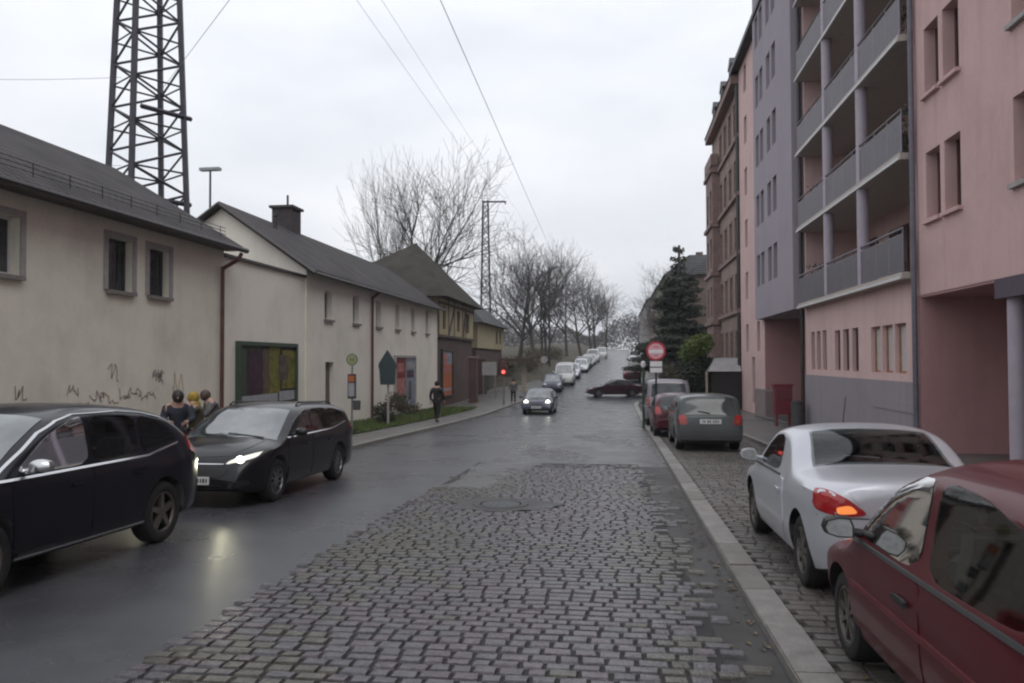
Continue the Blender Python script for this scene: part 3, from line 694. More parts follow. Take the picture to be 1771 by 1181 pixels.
poster('wall_poster', 'red and pale blue poster on the far end of the long pale building', H, 11.0, 14.95, -.85, 2.15, .12,
   [(0, 1, 0, 1, 'p_pale'), (0, .5, .45, 1, 'p_red'), (.03, .46, .3, .62, 'p_salmon'), (.08, .4, .74, .9, 'p_salmon'), (.05, .48, .02, .3, 'p_green'), (.52, .98, .02, .96, 'p_blue'), (.56, .92, .62, .76, 'p_purple'), (.64, .8, .2, .55, 'p_brown'), (.55, .95, .8, .92, 'p_pale')], frame='trim')

# ---- half timbered house with mossy pyramid roof
ha = thing('timbered_house', 'half timbered yellow house with a tall mossy pyramid roof on a dark brick ground floor', 'building', (LX-4, 53.5, gz(53)))
J = Facade((LX-.0, 47.3), (0, 1), (1, 0)); LA = 12.0; DA = 8.5
w2 = [(1.3, 2.2, 3.9, 5.35), (5.8, 6.7, 3.9, 5.35), (9.0, 10.2, 3.9, 5.35)]
mb = MB(); J.wall(mb, 0, LA, 3.36, 6.0, w2, .15)
for a in (0, LA): mb.quad(J.P(a, 0, 3.36), J.P(a, -DA, 3.36), J.P(a, -DA, 6.0), J.P(a, 0, 6.0))
mb.quad(J.P(0, -DA, 3.36), J.P(LA, -DA, 3.36), J.P(LA, -DA, 6), J.P(0, -DA, 6))
mb.build('upper_wall', M['yellow'], ha)
mb = MB(); J.box(mb, .1, LA-.1, -DA+.1, -.12, -2.4, 3.355); mb.build('brick_wall', M['redbrick'], ha)
mb = MB()
for a in (0, 2.9, 4.7, 7.6, 8.6, LA-.16): J.box(mb, a, a+.16, .003, .03, 3.37, 6.0)
for z in (3.37, 5.45): J.box(mb, .0, LA, .031, .045, z, z+.16)
for a0, a1 in ((2.9, 4.7), (7.6, 8.6)): mb.bar(J.P(a0, .02, 3.6), J.P(a1, .02, 5.4), .12)
mb.build('timber_frame', M['timber'], ha)
for h in w2: J.window(ha, *h, dep=.15, style='tm')
mb = MB(); ap = J.P(7.4, -3.3, 10.4); ap2 = J.P(8.2, -3.4, 10.3); o = .7
c = [J.P(-o, o, 5.85), J.P(LA+o, o, 5.85), J.P(LA+o, -DA-o, 5.85), J.P(-o, -DA-o, 5.85)]
mb.add(c+[ap, ap2], [(0,1,5,4),(1,2,5),(2,3,4,5),(3,0,4),(3,2,1,0)]); mb.build('roof', M['mossroof'], ha)
poster('wall_poster', 'tall orange and white poster on the dark brick ground floor of the timbered house', Facade((LX-.12, 47.3), (0, 1), (1, 0)), 1.2, 4.4, -.5, 2.6, .14,
   [(0, 1, 0, 1, 'p_orange'), (0, 1, .7, 1, 'p_pale'), (.1, .5, .66, .95, 'p_salmon'), (.55, .9, .72, .9, 'p_blue'), (.1, .9, .5, .62, 'p_salmon'), (.1, .9, .1, .16, 'p_pale')], frame='darkmetal')

# ---- small yellow house beyond
hb = thing('yellow_house', 'small house with a bright yellow upper floor over dark brick, beyond the timbered house', 'building', (LX-3, 67, gz(67)))
K = Facade((LX, 61.0), (0, 1), (1, 0)); LB = 14.0; DB = 7
w3 = [(9.5, 10.6, 3.4, 4.6), (11.6, 12.6, 3.4, 4.6)]
mb = MB(); K.wall(mb, 0, LB, 2.9, 5.0, w3, .15)
for a in (0, LB): mb.quad(K.P(a, 0, 2.9), K.P(a, -DB, 2.9), K.P(a, -DB, 5.0), K.P(a, 0, 5.0))
mb.quad(K.P(0, -DB, 2.9), K.P(LB, -DB, 2.9), K.P(LB, -DB, 5), K.P(0, -DB, 5)); mb.build('upper_wall', M['yellow'], hb)
mb = MB(); K.box(mb, .1, LB-.1, -DB+.1, -.15, -2.4, 2.895); K.box(mb, 1.0, 1.5, -.15, .5, -2.4, 2.0); mb.build('brick_wall', M['redbrick'], hb)
for h in w3: K.window(hb, *h, dep=.15, style='tm')
mb = MB(); o = .6; ap = K.P(5.0, -3.3, 8.7); ap2 = K.P(6.5, -3.3, 8.7)
c = [K.P(-o, o, 4.9), K.P(LB+o, o, 4.9), K.P(LB+o, -DB-o, 4.9), K.P(-o, -DB-o, 4.9)]
mb.add(c+[ap, ap2], [(0,1,5,4),(1,2,5),(2,3,4,5),(3,0,4),(3,2,1,0)]); mb.build('roof', M['slate'], hb)
mb = MB(); K.box(mb, 5.5, 7.0, -.15, -.10, -1.4, 1.6); mb.build('door', M['signback'], hb)

# ------------------------------------------------------------------ right: pink apartment block
PX = 7.05
pb = thing('apartment_building', 'large pink and lavender apartment block with stacked balconies and round columns', 'building', (12, 24, gz(24)))
Q = Facade((PX, 0), (0, 1), (-1, 0))
ZT = 18.5; FL = 2.87
# near pink part: y -6 .. 19.55, passage below z=3.35 from y 3 to 19.4
near = []
for k in range(5):
    z0 = 5.03+FL*k
    near += [(18.15, 18.95, z0, z0+1.55), (17.12, 17.92, z0, z0+1.55), (13.5, 14.95, z0-.05, z0+1.5), (9.2, 10.6, z0-.05, z0+1.5), (3.5, 4.9, z0, z0+1.5)]
near = [h for h in near if h[3] < ZT]
mb = MB(); Q.wall(mb, -6, 19.62, 3.35, ZT, near, .30)
mb.quad(Q.P(-6, 0, -1), Q.P(-6, -10, -1), Q.P(-6, -10, ZT), Q.P(-6, 0, ZT))
mb.build('wall', M['pink'], pb)
for h in near: Q.window(pb, *h, dep=.30, style='b' if h[0] > 16 else 'om', sill='trim' if h[0] < 16 else 'pink')
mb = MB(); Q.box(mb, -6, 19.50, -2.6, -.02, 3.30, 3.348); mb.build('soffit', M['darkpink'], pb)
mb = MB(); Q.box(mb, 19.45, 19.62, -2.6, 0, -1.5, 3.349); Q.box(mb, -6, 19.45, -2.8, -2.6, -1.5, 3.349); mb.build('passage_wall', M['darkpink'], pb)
for yc in (15.45, 10.6, 5.6):
    mb = MB(); mb.lathe([(.145, -1.5), (.145, 3.0)], 20, (PX+.22, yc, 0)); mb.build('column', M['column'], pb, smooth=True)
mb = MB(); Q.box(mb, -6, 15.75, -.42, .012, 2.98, 3.345); mb.build('lintel_beam', mat('dark_violet_beam', (.085, .06, .085), .7, var=.15), pb)
mb = MB(); Q.box(mb, 11.2, 14.7, -2.59, -2.52, -.6, 2.4); mb.build('door', mat('dark_passage_door', (.06, .035, .04), .5, var=.2), pb)
# balcony part y 19.62 .. 30.6
gw = []
for a in (24.2, 25.15, 26.1): gw.append((a, a+.62, 1.50, 2.80))
for a in (27.75, 28.55, 29.35): gw.append((a, a+.52, 1.50, 2.86))
gw3 = [(20.35, 21.15, 1.5, 2.76), (21.3, 22.1, 1.5, 2.76), (22.25, 23.05, 1.5, 2.76)]
mb = MB(); Q.wall(mb, 19.62, 30.75, 1.30, 3.95, gw+gw3, .16); mb.build('ground_floor_wall', M['pink2'], pb)
mb = MB(); Q.box(mb, 19.62, 30.75, -.4, .03, -1.6, 1.30); Q.box(mb, 19.7, 22.8, .03, .05, .55, .80); mb.build('plinth', M['greybase'], pb)
for h in gw: Q.window(pb, *h, dep=.16, style='b')
for h in gw3: Q.window(pb, *h, dep=.16, style='oc', label='window with an orange wooden frame and a white blind')
LV = [3.95+FL*k for k in range(6)]
mb = MB(); Q.box(mb, 19.62, 30.75, -2.1, -1.9, 3.95, ZT); Q.box(mb, 30.62, 30.75, -1.9, -.02, 3.95, ZT); mb.build('loggia_wall', M['pink2'], pb)
for i, z in enumerate(LV):
    if z > ZT-1: break
    b = thing('x', None, None) if False else None
    mb = MB(); Q.box(mb, 19.72, 30.60, -1.9, .30, z-.16, z-.0); sl = mb.build('balcony', M['soffit'], pb)
    mb = MB(); Q.box(mb, 19.72, 30.60, .302, .345, z-.17, z-.11); ed = mb.build('slab_edge', M['slabedge']); ed.parent = sl
    mb = MB()
    for a in range(11):
        a0 = 19.74+a*.987
        for q_ in range(15): Q.box(mb, a0+q_*.0633, a0+q_*.0633+.040, .24, .262, z+.06, z+.90)
        Q.box(mb, a0, a0+.95, .238, .264, z+.03, z+.058); Q.box(mb, a0, a0+.95, .238, .264, z+.902, z+.93)
        mb.tube(Q.P(a0-.015, .25, z), Q.P(a0-.015, .25, z+1.03), .018, .018, 6)
    mb.tube(Q.P(19.72, .25, z+1.05), Q.P(30.6, .25, z+1.05), .028, .028, 6)
    Q.box(mb, 30.57, 30.59, -.0, .25, z+.04, z+.92)
    ra = mb.build('parapet', M['parapet']); ra.parent = sl
    for a0, wd, hh in ((20.6, 1.7, 2.1), (23.8, .9, 2.1), (25.4, 1.6, 2.1), (28.3, 1.9, 2.15)):
        Facade((PX+1.88, 0), (0, 1), (-1, 0)).window(pb, a0, a0+wd, z+.06, z+hh, dep=-.02, style='bm' if wd > 1 else 'b', name='balcony_door')
    for yc in (23.1, 26.7):
        mb = MB(); mb.lathe([(.16, z+.002), (.16, z+FL-.165)], 20, (PX-.15, yc, 0)); mb.build('column', M['column'], pb, smooth=True)
rb = random.Random(5)
for i, (a, z) in enumerate(((29.4, LV[1]), (24.8, LV[1]), (21.3, LV[2]), (29.8, LV[0]), (20.6, LV[1]))):
    f = thing('potted_plant', ['dark leafy plant behind the far end of the second balcony rail', 'tall potted plant between the columns on the second balcony', 'potted shrub at the near end of the third balcony', 'dark leafy plant at the far end of the lowest balcony', 'spindly potted plant at the near end of the second balcony'][i], 'plant', Q.P(a, -.3, z), group='plants on the balconies')
    mb = MB(); mb.lathe([(.13, 0), (.19, .32), (.17, .32)], 14); mb.build('pot', M['brownframe'], f, world=False)
    mb = MB()
    for k in range(170):
        t = rb.uniform(0, 6.28); r_ = rb.random()**.6*.42; zz = .35+rb.random()*1.0; p = Vector((r_*math.cos(t), r_*math.sin(t), zz)); d = Vector((rb.uniform(-1, 1), rb.uniform(-1, 1), rb.uniform(-.6, 1))).normalized()*.13; e = d.orthogonal().normalized()*.035
        mb.quad(tuple(p), tuple(p+d*.5+e), tuple(p+d), tuple(p+d*.5-e))
    mb.build('foliage', M['leaf_dark'], f, world=False)
pipe(pb, 'downpipe', [Q.P(19.50, .10, ZT), Q.P(19.50, .10, -.9)], .065, mat('violet_grey_pipe', (.13, .12, .15), .45, var=.2))
pipe(pb, 'downpipe', [Q.P(30.90, .10, ZT), Q.P(30.90, .10, 3.9), Q.P(30.9, .08, 3.0), Q.P(30.9, .08, -1.0)], .07, M['gutter'])
# lavender bay y 31.1 .. 39.2, z >= 3.8, slightly proud
Lv = Facade((PX-.35, 0), (0, 1), (-1, 0)); lw = []
for k in range(5):
    z0 = 5.35+FL*k
    for a in (34.0, 35.2, 36.9, 38.0):
        lw.append((a, a+.82, z0, z0+1.5))
lw = [h for h in lw if h[3] < 19.5]
mb = MB(); Lv.wall(mb, 31.1, 39.4, 3.8, 20.2, lw, .22)
for a in (31.1, 39.4): mb.quad(Lv.P(a, 0, 3.8), Lv.P(a, -.9, 3.8), Lv.P(a, -.9, 20.2), Lv.P(a, 0, 20.2))
mb.quad(Lv.P(31.1, 0, 3.8), Lv.P(39.4, 0, 3.8), Lv.P(39.4, -2, 3.8), Lv.P(31.1, -2, 3.8)); mb.quad(Lv.P(31.1, 0, 20.2), Lv.P(39.4, 0, 20.2), Lv.P(39.4, -2, 20.2), Lv.P(31.1, -2, 20.2))
mb.build('bay', M['lav'], pb)
for h in lw: Lv.window(pb, *h, dep=.22, style='b' if h[2] < 13 else 'w')
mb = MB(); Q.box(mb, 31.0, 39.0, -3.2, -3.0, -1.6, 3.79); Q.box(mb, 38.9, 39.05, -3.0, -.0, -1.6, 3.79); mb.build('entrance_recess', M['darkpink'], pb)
# far pink part y 39.05 .. 46.2
fp = []
for k in range(6):
    z0 = 2.3+FL*k
    for a in (40.2, 43.6): fp.append((a, a+.85, z0, z0+1.5))
fp = [h for h in fp if h[3] < ZT]
mb = MB(); Q.wall(mb, 39.05, 46.2, -1.6, ZT, fp+[(41.7, 42.6, -.4, 2.0)], .2); mb.quad(Q.P(46.2, 0, -2), Q.P(46.2, -10, -2), Q.P(46.2, -10, ZT), Q.P(46.2, 0, ZT)); mb.build('wall', M['pink2'], pb)
for h in fp: Q.window(pb, *h, dep=.2, style='b')
Q.window(pb, 41.7, 42.6, -.4, 2.0, dep=.2, style='b')
mb = MB(); Q.box(mb, -5.9, 46.1, -10, -3.3, -1.5, ZT-.01); mb.build('rear_wing', M['pink'], pb)
mb = MB(); Q.box(mb, -6.3, 46.5, -10.4, .45, ZT, ZT+.25); Q.box(mb, -5, 45, -9, -1.2, ZT+.251, ZT+1.6); mb.build('roof', M['slate'], pb)
# railing and wall before the entrance
rl = thing('entrance_railing', 'thin grey metal railing before the recessed entrance of the lavender bay', 'railing', (PX-.5, 35, gz(35)+.14))
mb = MB()
for k in range(34):
    y = 31.6+k*.22; mb.tube((PX-.5, y, gz(y)+.1), (PX-.5, y, gz(y)+1.5), .014, .014, 5)
for dz in (.25, 1.45): mb.path([(PX-.5, y, gz(y)+dz) for y in ysteps(31.6, 38.9, 1)], .02, 6)
mb.build('bars', M['galv'], rl)
# dark red waste bin / cigarette machine before the lavender bay
rm = thing('postbox_stand', 'dark red metal cabinet on two legs beside the entrance railing', 'cabinet', (PX-.75, 31.3, gz(31.3)+.14))
mb = MB(); mb.box(-.32, .32, -.22, .22, .45, 1.55); mb.box(-.36, .36, -.26, .26, 1.552, 1.62); mb.build('cabinet', M['red_machine'], rm, world=False)
mb = MB(); mb.box(-.27, .27, -.25, -.222, 1.0, 1.4); mb.build('flap', M['maroon'], rm, world=False)
for s_ in (-.24, .24):
    mb = MB(); mb.box(s_-.04, s_+.04, -.12, .12, 0, .449); mb.build('leg', M['red_machine'], rm, world=False)
bn = thing('waste_bin', 'narrow dark bin standing against the grey plinth beside the red cabinet', 'bin', (PX-.45, 30.2, gz(30.2)+.14))
mb = MB(); mb.lathe([(.2, 0), (.23, .85), (.21, .86)], 16); mb.build('drum', M['plastic_grey'], bn, world=False, smooth=True)
mb = MB(); mb.lathe([(.24, .861), (.22, .95), (.08, 1.0), (0, 1.0)], 16); mb.build('lid', M['plastic'], bn, world=False, smooth=True)

# ------------------------------------------------------------------ old ornate brick house
ob = thing('ornate_brick_house', 'tall old ochre brick house with stone cornices, corner bay and slate mansard roof', 'building', (12, 54, gz(54)))
O = Facade((PX+.05, 46.25), (0, 1), (-1, 0)); LO = 13.2; ow = []
for k in range(5):
    z0 = 1.6+3.4*k
    for a in (1.2, 3.4, 5.6, 7.8): ow.append((a, a+1.05, z0, z0+2.0))
mb = MB(); O.wall(mb, 0, LO, -2.2, 18.2, ow, .25)
for a in (0, LO): mb.quad(O.P(a, 0, -2), O.P(a, -11, -2), O.P(a, -11, 18.2), O.P(a, 0, 18.2))
mb.build('wall', M['oldbrick'], ob)
for h in ow: O.window(ob, *h, dep=.25, style='bmh', sill='sandstone', surround='sandstone')
mb = MB()
for z, k in ((.8, .10), (4.6, .16), (8.0, .12), (11.4, .16), (14.8, .12), (17.9, .45)): O.box(mb, -.02, LO+.02, .036, k+.04, z, z+.22+(.25 if z > 17 else 0))
mb.build('cornice', M['sandstone'], ob)
# corner bay
By = Facade((PX-.45, 46.25), (0, 1), (-1, 0)); bw = []
for k in range(4):
    z0 = 1.5+3.4*k; bw += [(9.7, 10.6, z0, z0+2.1), (11.5, 12.4, z0, z0+2.1)]
mb = MB(); By.wall(mb, 9.2, 13.0, .2, 15.4, bw, .2)
for a in (9.2, 13.0): mb.quad(By.P(a, 0, .2), By.P(a, -.5, .2), By.P(a, -.5, 15.4), By.P(a, 0, 15.4))
mb.quad(By.P(9.2, 0, .2), By.P(13.0, 0, .2), By.P(13.0, -.5, .2), By.P(9.2, -.5, .2)); mb.quad(By.P(9.2, 0, 15.4), By.P(13.0, 0, 15.4), By.P(13.0, -.5, 15.4), By.P(9.2, -.5, 15.4)); mb.build('bay', M['sandstone'], ob)
for h in bw: By.window(ob, *h, dep=.2, style='bmh')
mb = MB()
for z in (.0, 4.3, 7.7, 11.1, 14.9):
    mb = MB(); By.box(mb, 9.0, 13.18, -.4, .16, z+.01, z+.26); mb.build('bay_cornice', M['sandstone'], ob)
mb = MB()
By.box(mb, 9.1, 13.1, -.4, .08, 15.41, 16.2); mb.build('bay_cornice', M['sandstone'], ob)
mb = MB(); prof = [(.55, 18.38), (-.5, 19.6), (-1.2, 20.5), (-4, 21.2), (-11, 22.2), (-11, 18.38)]
v = [O.P(a, k, z) for a in (-.1, LO+.3) for k, z in prof]; n = len(prof)
mb.add(v, [tuple(range(n)), tuple(range(2*n-1, n-1, -1))]+[(k, k+n, (k+1) % n+n, (k+1) % n) for k in range(n)]); mb.build('mansard_roof', M['slate'], ob)
for a in (2.2, 6.3, 10.5):
    mb = MB(); O.box(mb, a, a+1.3, -1.5, .1, 18.7, 19.9); mb.add([O.P(a-.15, .15, 19.9), O.P(a+1.45, .15, 19.9), O.P(a+.65, .15, 20.5), O.P(a-.15, -1.5, 19.9), O.P(a+1.45, -1.5, 19.9), O.P(a+.65, -1.5, 20.5)], [(0,1,2),(5,4,3),(0,2,5,3),(1,4,5,2)])
    mb.build('dormer', M['slate'], ob)
pipe(ob, 'downpipe', [O.P(.15, .12, 18.0), O.P(.15, .12, -1.0)], .12, M['gutter'])

# carport / shed in the front garden
sh = thing('garden_shed', 'low dark shed with a pale sloping roof before the old brick house', 'shed', (6.2, 46.8, gz(46.8)))
mb = MB(); zb = gz(46.8); mb.box(5.35, 6.98, 46.0, 48.6, zb-.2, 1.20); mb.build('wall', mat('black_timber', (.018, .015, .016), .7, var=.4), sh)
mb = MB(); mb.add([(5.15, 45.85, 1.205), (7.0, 45.85, 1.205), (7.0, 48.8, 1.205), (5.15, 48.8, 1.205), (5.65, 46.9, 1.98), (7.0, 46.9, 1.98), (7.0, 48.8, 1.98), (5.65, 48.8, 1.98)], [(0,1,5,4),(3,0,4,7),(4,5,6,7),(1,2,6,5),(2,3,7,6),(3,2,1,0)]); mb.build('roof', M['concrete'], sh)
mb = MB(); mb.box(5.0, 5.12, 45.9, 46.0, zb, 1.2); mb.build('post', M['sandpost'], sh)

# ------------------------------------------------------------------ houses further up the right side
def far_house(name, label, x0, x1, y0, y1, zt, wm, rm, zr, floors=3, cols=4, group='houses up the street on the right'):
    t = thing(name, label, 'house', ((x0+x1)/2, (y0+y1)/2, gz((y0+y1)/2)), group=group)
    A = Facade((x0, y0), (0, 1), (-1, 0)); B = Facade((x0, y0), (1, 0), (0, -1))
    zg = gz(y0)-.6; L = y1-y0; D = x1-x0; hw = []; hb_ = []
    for k in range(floors):
        z0 = gz(y0)+1.2+k*(zt-gz(y0)-.6)/floors
        for c in range(cols):
            a = L*(c+.5)/cols-.5; hw.append((a, a+1.0, z0, z0+1.7))
        for c in range(3):
            a = D*(c+.5)/3-.5; hb_.append((a, a+1.0, z0, z0+1.7))
    mb = MB(); A.wall(mb, 0, L, zg, zt, hw, .2); B.wall(mb, 0, D, zg, zt, hb_, .2)
    mb.quad((x1, y0, zg), (x1, y1, zg), (x1, y1, zt), (x1, y0, zt)); mb.quad((x0, y1, zg), (x1, y1, zg), (x1, y1, zt), (x0, y1, zt)); mb.build('wall', wm, t)
    for h in hw: A.window(t, *h, dep=.2, style='w')
    for h in hb_: B.window(t, *h, dep=.2, style='w')
    mb = MB(); o = .4; xm = (x0+x1)/2
    r = min(D, L)*.3
    mb.add([(x0-o, y0-o, zt), (x1+o, y0-o, zt), (x1+o, y1+o, zt), (x0-o, y1+o, zt), (x0+r, y0+r, zr), (x1-r, y0+r, zr), (x1-r, y1-r, zr), (x0+r, y1-r, zr)], [(0,1,5,4),(1,2,6,5),(2,3,7,6),(3,0,4,7),(4,5,6,7),(3,2,1,0)]); rf = mb.build('roof', rm, t)
    mb = MB(); mb.box(xm-.5, xm+.5, (y0+y1)/2-.4, (y0+y1)/2+.4, zr-.3, zr+1.5); c = mb.build('chimney', M['redbrick'], t)
    return t
far_house('corner_house', 'brown rendered house with a steep dark slate roof behind the conifer', 7.2, 19, 75, 86, 9.9, M['brownhouse'], M['slate'], 13.6)
far_house('terraced_house', 'grey terraced house with a flat dark roof uphill of the brown corner house', 7.0, 18, 90, 104, 11.2, M['greyhouse'], M['slate'], 14)
far_house('terraced_house', 'pale green terraced house near the top of the street', 6.6, 18, 108, 132, 13.4, M['greenhouse'], M['slate'], 16.6, 4, 6)
far_house('terraced_house', 'furthest brick terraced house on the right at the crest', 7.0, 19, 136, 165, 14.5, M['oldbrick'], M['slate'], 18, 4, 6)

far_house('terraced_house', 'pale distant terrace past the brick house, last on the right before the crest', 6.6, 19, 170, 235, 15.0, M['greyhouse'], M['slate'], 17, 4, 8)

# ------------------------------------------------------------------ trees
def grow_tree(seed, height, trunk_r, stems=1, spread=1.0, clear=.22, depth=5, fan=.6, kids=(3, 5), minr=.011):
    rnd = random.Random(seed); T = MB(); B = MB()
    def branch(p, d, L, r, lvl):
        segs = 4 if lvl < 2 else 3; pts = [p]; dirs = []
        for k in range(segs):
            wob_ = .05+.035*lvl
            d = (d+Vector((rnd.gauss(0, wob_), rnd.gauss(0, wob_), rnd.gauss(.04, wob_*.6)))).normalized()
            pts.append(pts[-1]+d*(L/segs)); dirs.append(d)
        mb = T if lvl == 0 else B
        for k in range(segs):
            ra = max(minr, r*(1-.55*k/segs)); rb_ = max(minr*.8, r*(1-.55*(k+1)/segs))
            mb.tube(pts[k], pts[k+1], ra, rb_, 7 if lvl == 0 else (5 if lvl < 3 else 3), cap=False)
        if lvl >= depth: return
        n = rnd.randint(*kids)+(2 if lvl == 0 else 0)-(2 if lvl > 2 else (1 if lvl == 2 else 0))
        for j in range(n):
            t = rnd.uniform(.35, 1.0) if lvl else rnd.uniform(clear*2.2, 1.0)
            q = t*segs; k = min(segs-1, int(q)); pos = pts[k].lerp(pts[k+1], q-k)
            ax = Vector((rnd.gauss(0, 1), rnd.gauss(0, 1), rnd.gauss(0, .3))).normalized()
            side = dirs[k].cross(ax).normalized()
            nd = (dirs[k]*rnd.uniform(.55, 1.1)+side*fan*rnd.uniform(.7, 1.3)+Vector((0, 0, .16))).normalized()
            branch(pos, nd, L*rnd.uniform(.5, .78), max(minr, r*(1-.55*t)*rnd.uniform(.5, .75)), lvl+1)
        branch(pts[-1], (dirs[-1]+Vector((rnd.gauss(0, .15), rnd.gauss(0, .15), .1))).normalized(), L*.62, r*.42, lvl+1)
    for s_ in range(stems):
        a = 6.28*s_/max(1, stems)+rnd.random()
        d = Vector((math.cos(a)*.16*spread, math.sin(a)*.16*spread, 1)).normalized() if stems > 1 else Vector((rnd.gauss(0, .04), rnd.gauss(0, .04), 1)).normalized()
        base = Vector((math.cos(a)*trunk_r*1.3, math.sin(a)*trunk_r*1.3, -.3)) if stems > 1 else Vector((0, 0, -.3))
        branch(base, d, height*.42, trunk_r, 0)
    return T.mesh('trunk', M['bark'], True), B.mesh('crown', M['twig'], True)
def tree(meshes, name, label, loc, rz=0, sc=1.0, group=None, cat='tree'):
    t = thing(name, label, cat, loc, rz, group); t.scale = (sc, sc, sc)
    link('trunk', meshes[0], t); link('crown', meshes[1], t); return t
TA = grow_tree(21, 23.5, .46, 1, fan=.80, kids=(5, 7), depth=4, minr=.014, clear=.12)
TB = grow_tree(37, 23, .27, 3, fan=.5, spread=.5, kids=(3, 4), depth=4, minr=.015)
TC = grow_tree(8, 17, .27, 1, fan=.85, kids=(4, 5), depth=4, minr=.015)
TD = grow_tree(52, 16, .24, 1, fan=.85, kids=(4, 5), depth=4, minr=.017)
TG = 'bare trees along the left side'
tree(TA, 'bare_tree', 'wide bare tree spreading right behind the mossy pyramid roof', (-17.0, 69, -1.2), .4, .98, TG).scale = (.86, .86, .98)
tb_ = tree(TB, 'bare_tree', 'upright bare tree with several stems behind the roof of the long pale building', (-20.4, 68, -1.2), 1.2, .98, TG); tb_.scale = (.52, .52, .98); tb_.location.x = -19.9
lt = [(TC, -10.2, 80, .3, 1.0, 'dark bare tree just beyond the yellow house'), (TB, -8.4, 92, 2.1, .70, 'tall thin stemmed bare tree above the second white car on the left'), (TD, -10.6, 100, 1.2, 1.12, 'broad bare tree standing back from the parked cars on the left'),
      (TC, -5.2, 112, 3.3, .92, 'dark trunked bare tree at the kerb beside the row of pale cars'), (TD, -7.8, 122, .2, 1.1, 'bare tree behind the kerbside trunk, half hidden by its twigs'),
      (TC, -3.9, 140, 4.4, 1.05, 'rounded bare tree near the top of the left side'), (TD, -5.5, 160, 2.4, 1.2, 'bare tree at the crest on the left'), (TC, -2.6, 185, 5.0, 1.1, 'furthest rounded bare tree on the left'), (TD, -13, 120, 2.0, 1.2, 'bare tree on the brown bank away from the road')]
for ms, x, y, rz, sc, lb in lt: tree(ms, 'bare_tree', lb, (x, y, gz(y)-.2), rz, sc, TG)
rt_ = [(TC, 4.9, 80, .9, .60, 'twiggy dark bare tree left of the tall conifer'), (TA, 6.4, 84, 2.9, .55, 'dense bare tree rising behind the tall conifer'), (TD, 6.2, 97, .6, .72, 'bare tree before the grey terraced house'), (TC, 7.6, 150, 1.6, .6, 'small bare tree before the furthest brick house on the right'), (TD, 5.6, 240, 2.6, .62, 'bare tree beyond the crest in the middle of the view')]
for ms, x, y, rz, sc, lb in rt_: tree(ms, 'bare_tree', lb, (x, y, gz(y)-.2), rz, sc, 'bare trees further up on the right')

def leafy(name, label, loc, clumps, mats, n, size, trunk=None, group=None, cat='bush', seed=1, sub='foliage'):
    rnd = random.Random(seed); t = thing(name, label, cat, loc, 0, group); mb = MB()
    tot = sum(c[3]*c[4]*c[5] for c in clumps)
    for (x, y, z, rx, ry, rz_) in clumps:
        k = int(n*rx*ry*rz_/tot)
        for _ in range(k):
            d = Vector((rnd.gauss(0, 1), rnd.gauss(0, 1), rnd.gauss(0, 1))).normalized()*(rnd.random()**.45)*rnd.uniform(.8, 1.15)
            p = Vector((x+d.x*rx, y+d.y*ry, z+d.z*rz_)); s_ = size*rnd.uniform(.6, 1.4)
            a = Vector((rnd.uniform(-1, 1), rnd.uniform(-1, 1), rnd.uniform(-.7, .7))).normalized()*s_; b = a.orthogonal().normalized(); b = (b+a.normalized().cross(b)*rnd.uniform(-1, 1)).normalized()*s_*.42
            mb.cur = 0 if len(mats) == 1 else (rnd.random() < .5+.4*d.z)*1
            mb.quad(tuple(p-a), tuple(p+b), tuple(p+a), tuple(p-b))
    mb.build(sub, mats, t, world=False)
    if trunk:
        mb = MB(); mb.tube((0, 0, -.3), (0, 0, trunk[1]), trunk[0], trunk[0]*.5, 8)
        for k in range(8):
            a = k*.8; z = trunk[1]*(.3+.08*k); mb.tube((0, 0, z), (math.cos(a)*trunk[1]*.07, math.sin(a)*trunk[1]*.07, z+trunk[1]*.03), trunk[0]*.4, trunk[0]*.15, 5)
        mb.build('trunk', M['bark'], t, world=False)
    return t
rc = random.Random(3)
# conifer: whorls of drooping boughs
cl = []
for k in range(15):
    z = 2.2+k*.72; r_ = (1-k/15.5)*4.4+.4
    for j in range(7 if k < 11 else 4):
        a = j*.9+k*.5+rc.random()*.5; rr = r_*rc.uniform(.45, 1.0)
        cl.append((math.cos(a)*rr*.6, math.sin(a)*rr*.6, z-rr*.15+rc.uniform(-.3, .3), rr*.5, rr*.5, .30))
leafy('conifer', 'tall ragged dark conifer before the brown house on the right', (5.6, 72, gz(72)), [(x, y, z, a, b, c) for x, y, z, a, b, c in cl], [M['needle']], 30000, .17, (.22, 12.6), cat='tree', seed=2, sub='crown')
leafy('conifer', 'shorter grey green conifer just uphill of the tall one', (6.6, 90, gz(90)), [(x*.7, y*.7, z*.8, a*.7, b*.7, c) for x, y, z, a, b, c in cl], [M['needle']], 8000, .17, (.2, 10), cat='tree', seed=5, sub='crown')
leafy('evergreen_bush', 'tall evergreen shrub with a bright yellow green top beside the garden shed', (4.95, 47.6, gz(47.6)), [(0, 0, 3.05, .75, .8, .5), (.25, 0, 3.3, .5, .6, .4), (-.35, .1, 2.7, .55, .6, .45)], [M['leaf_green']], 2600, .085, None, seed=7, sub='bright_top')
bush = bpy.data.objects['evergreen_bush']; bush.scale = (1.3, 1.3, 1.25); bush.location.x = 4.75
mb = MB(); rnd = random.Random(9)
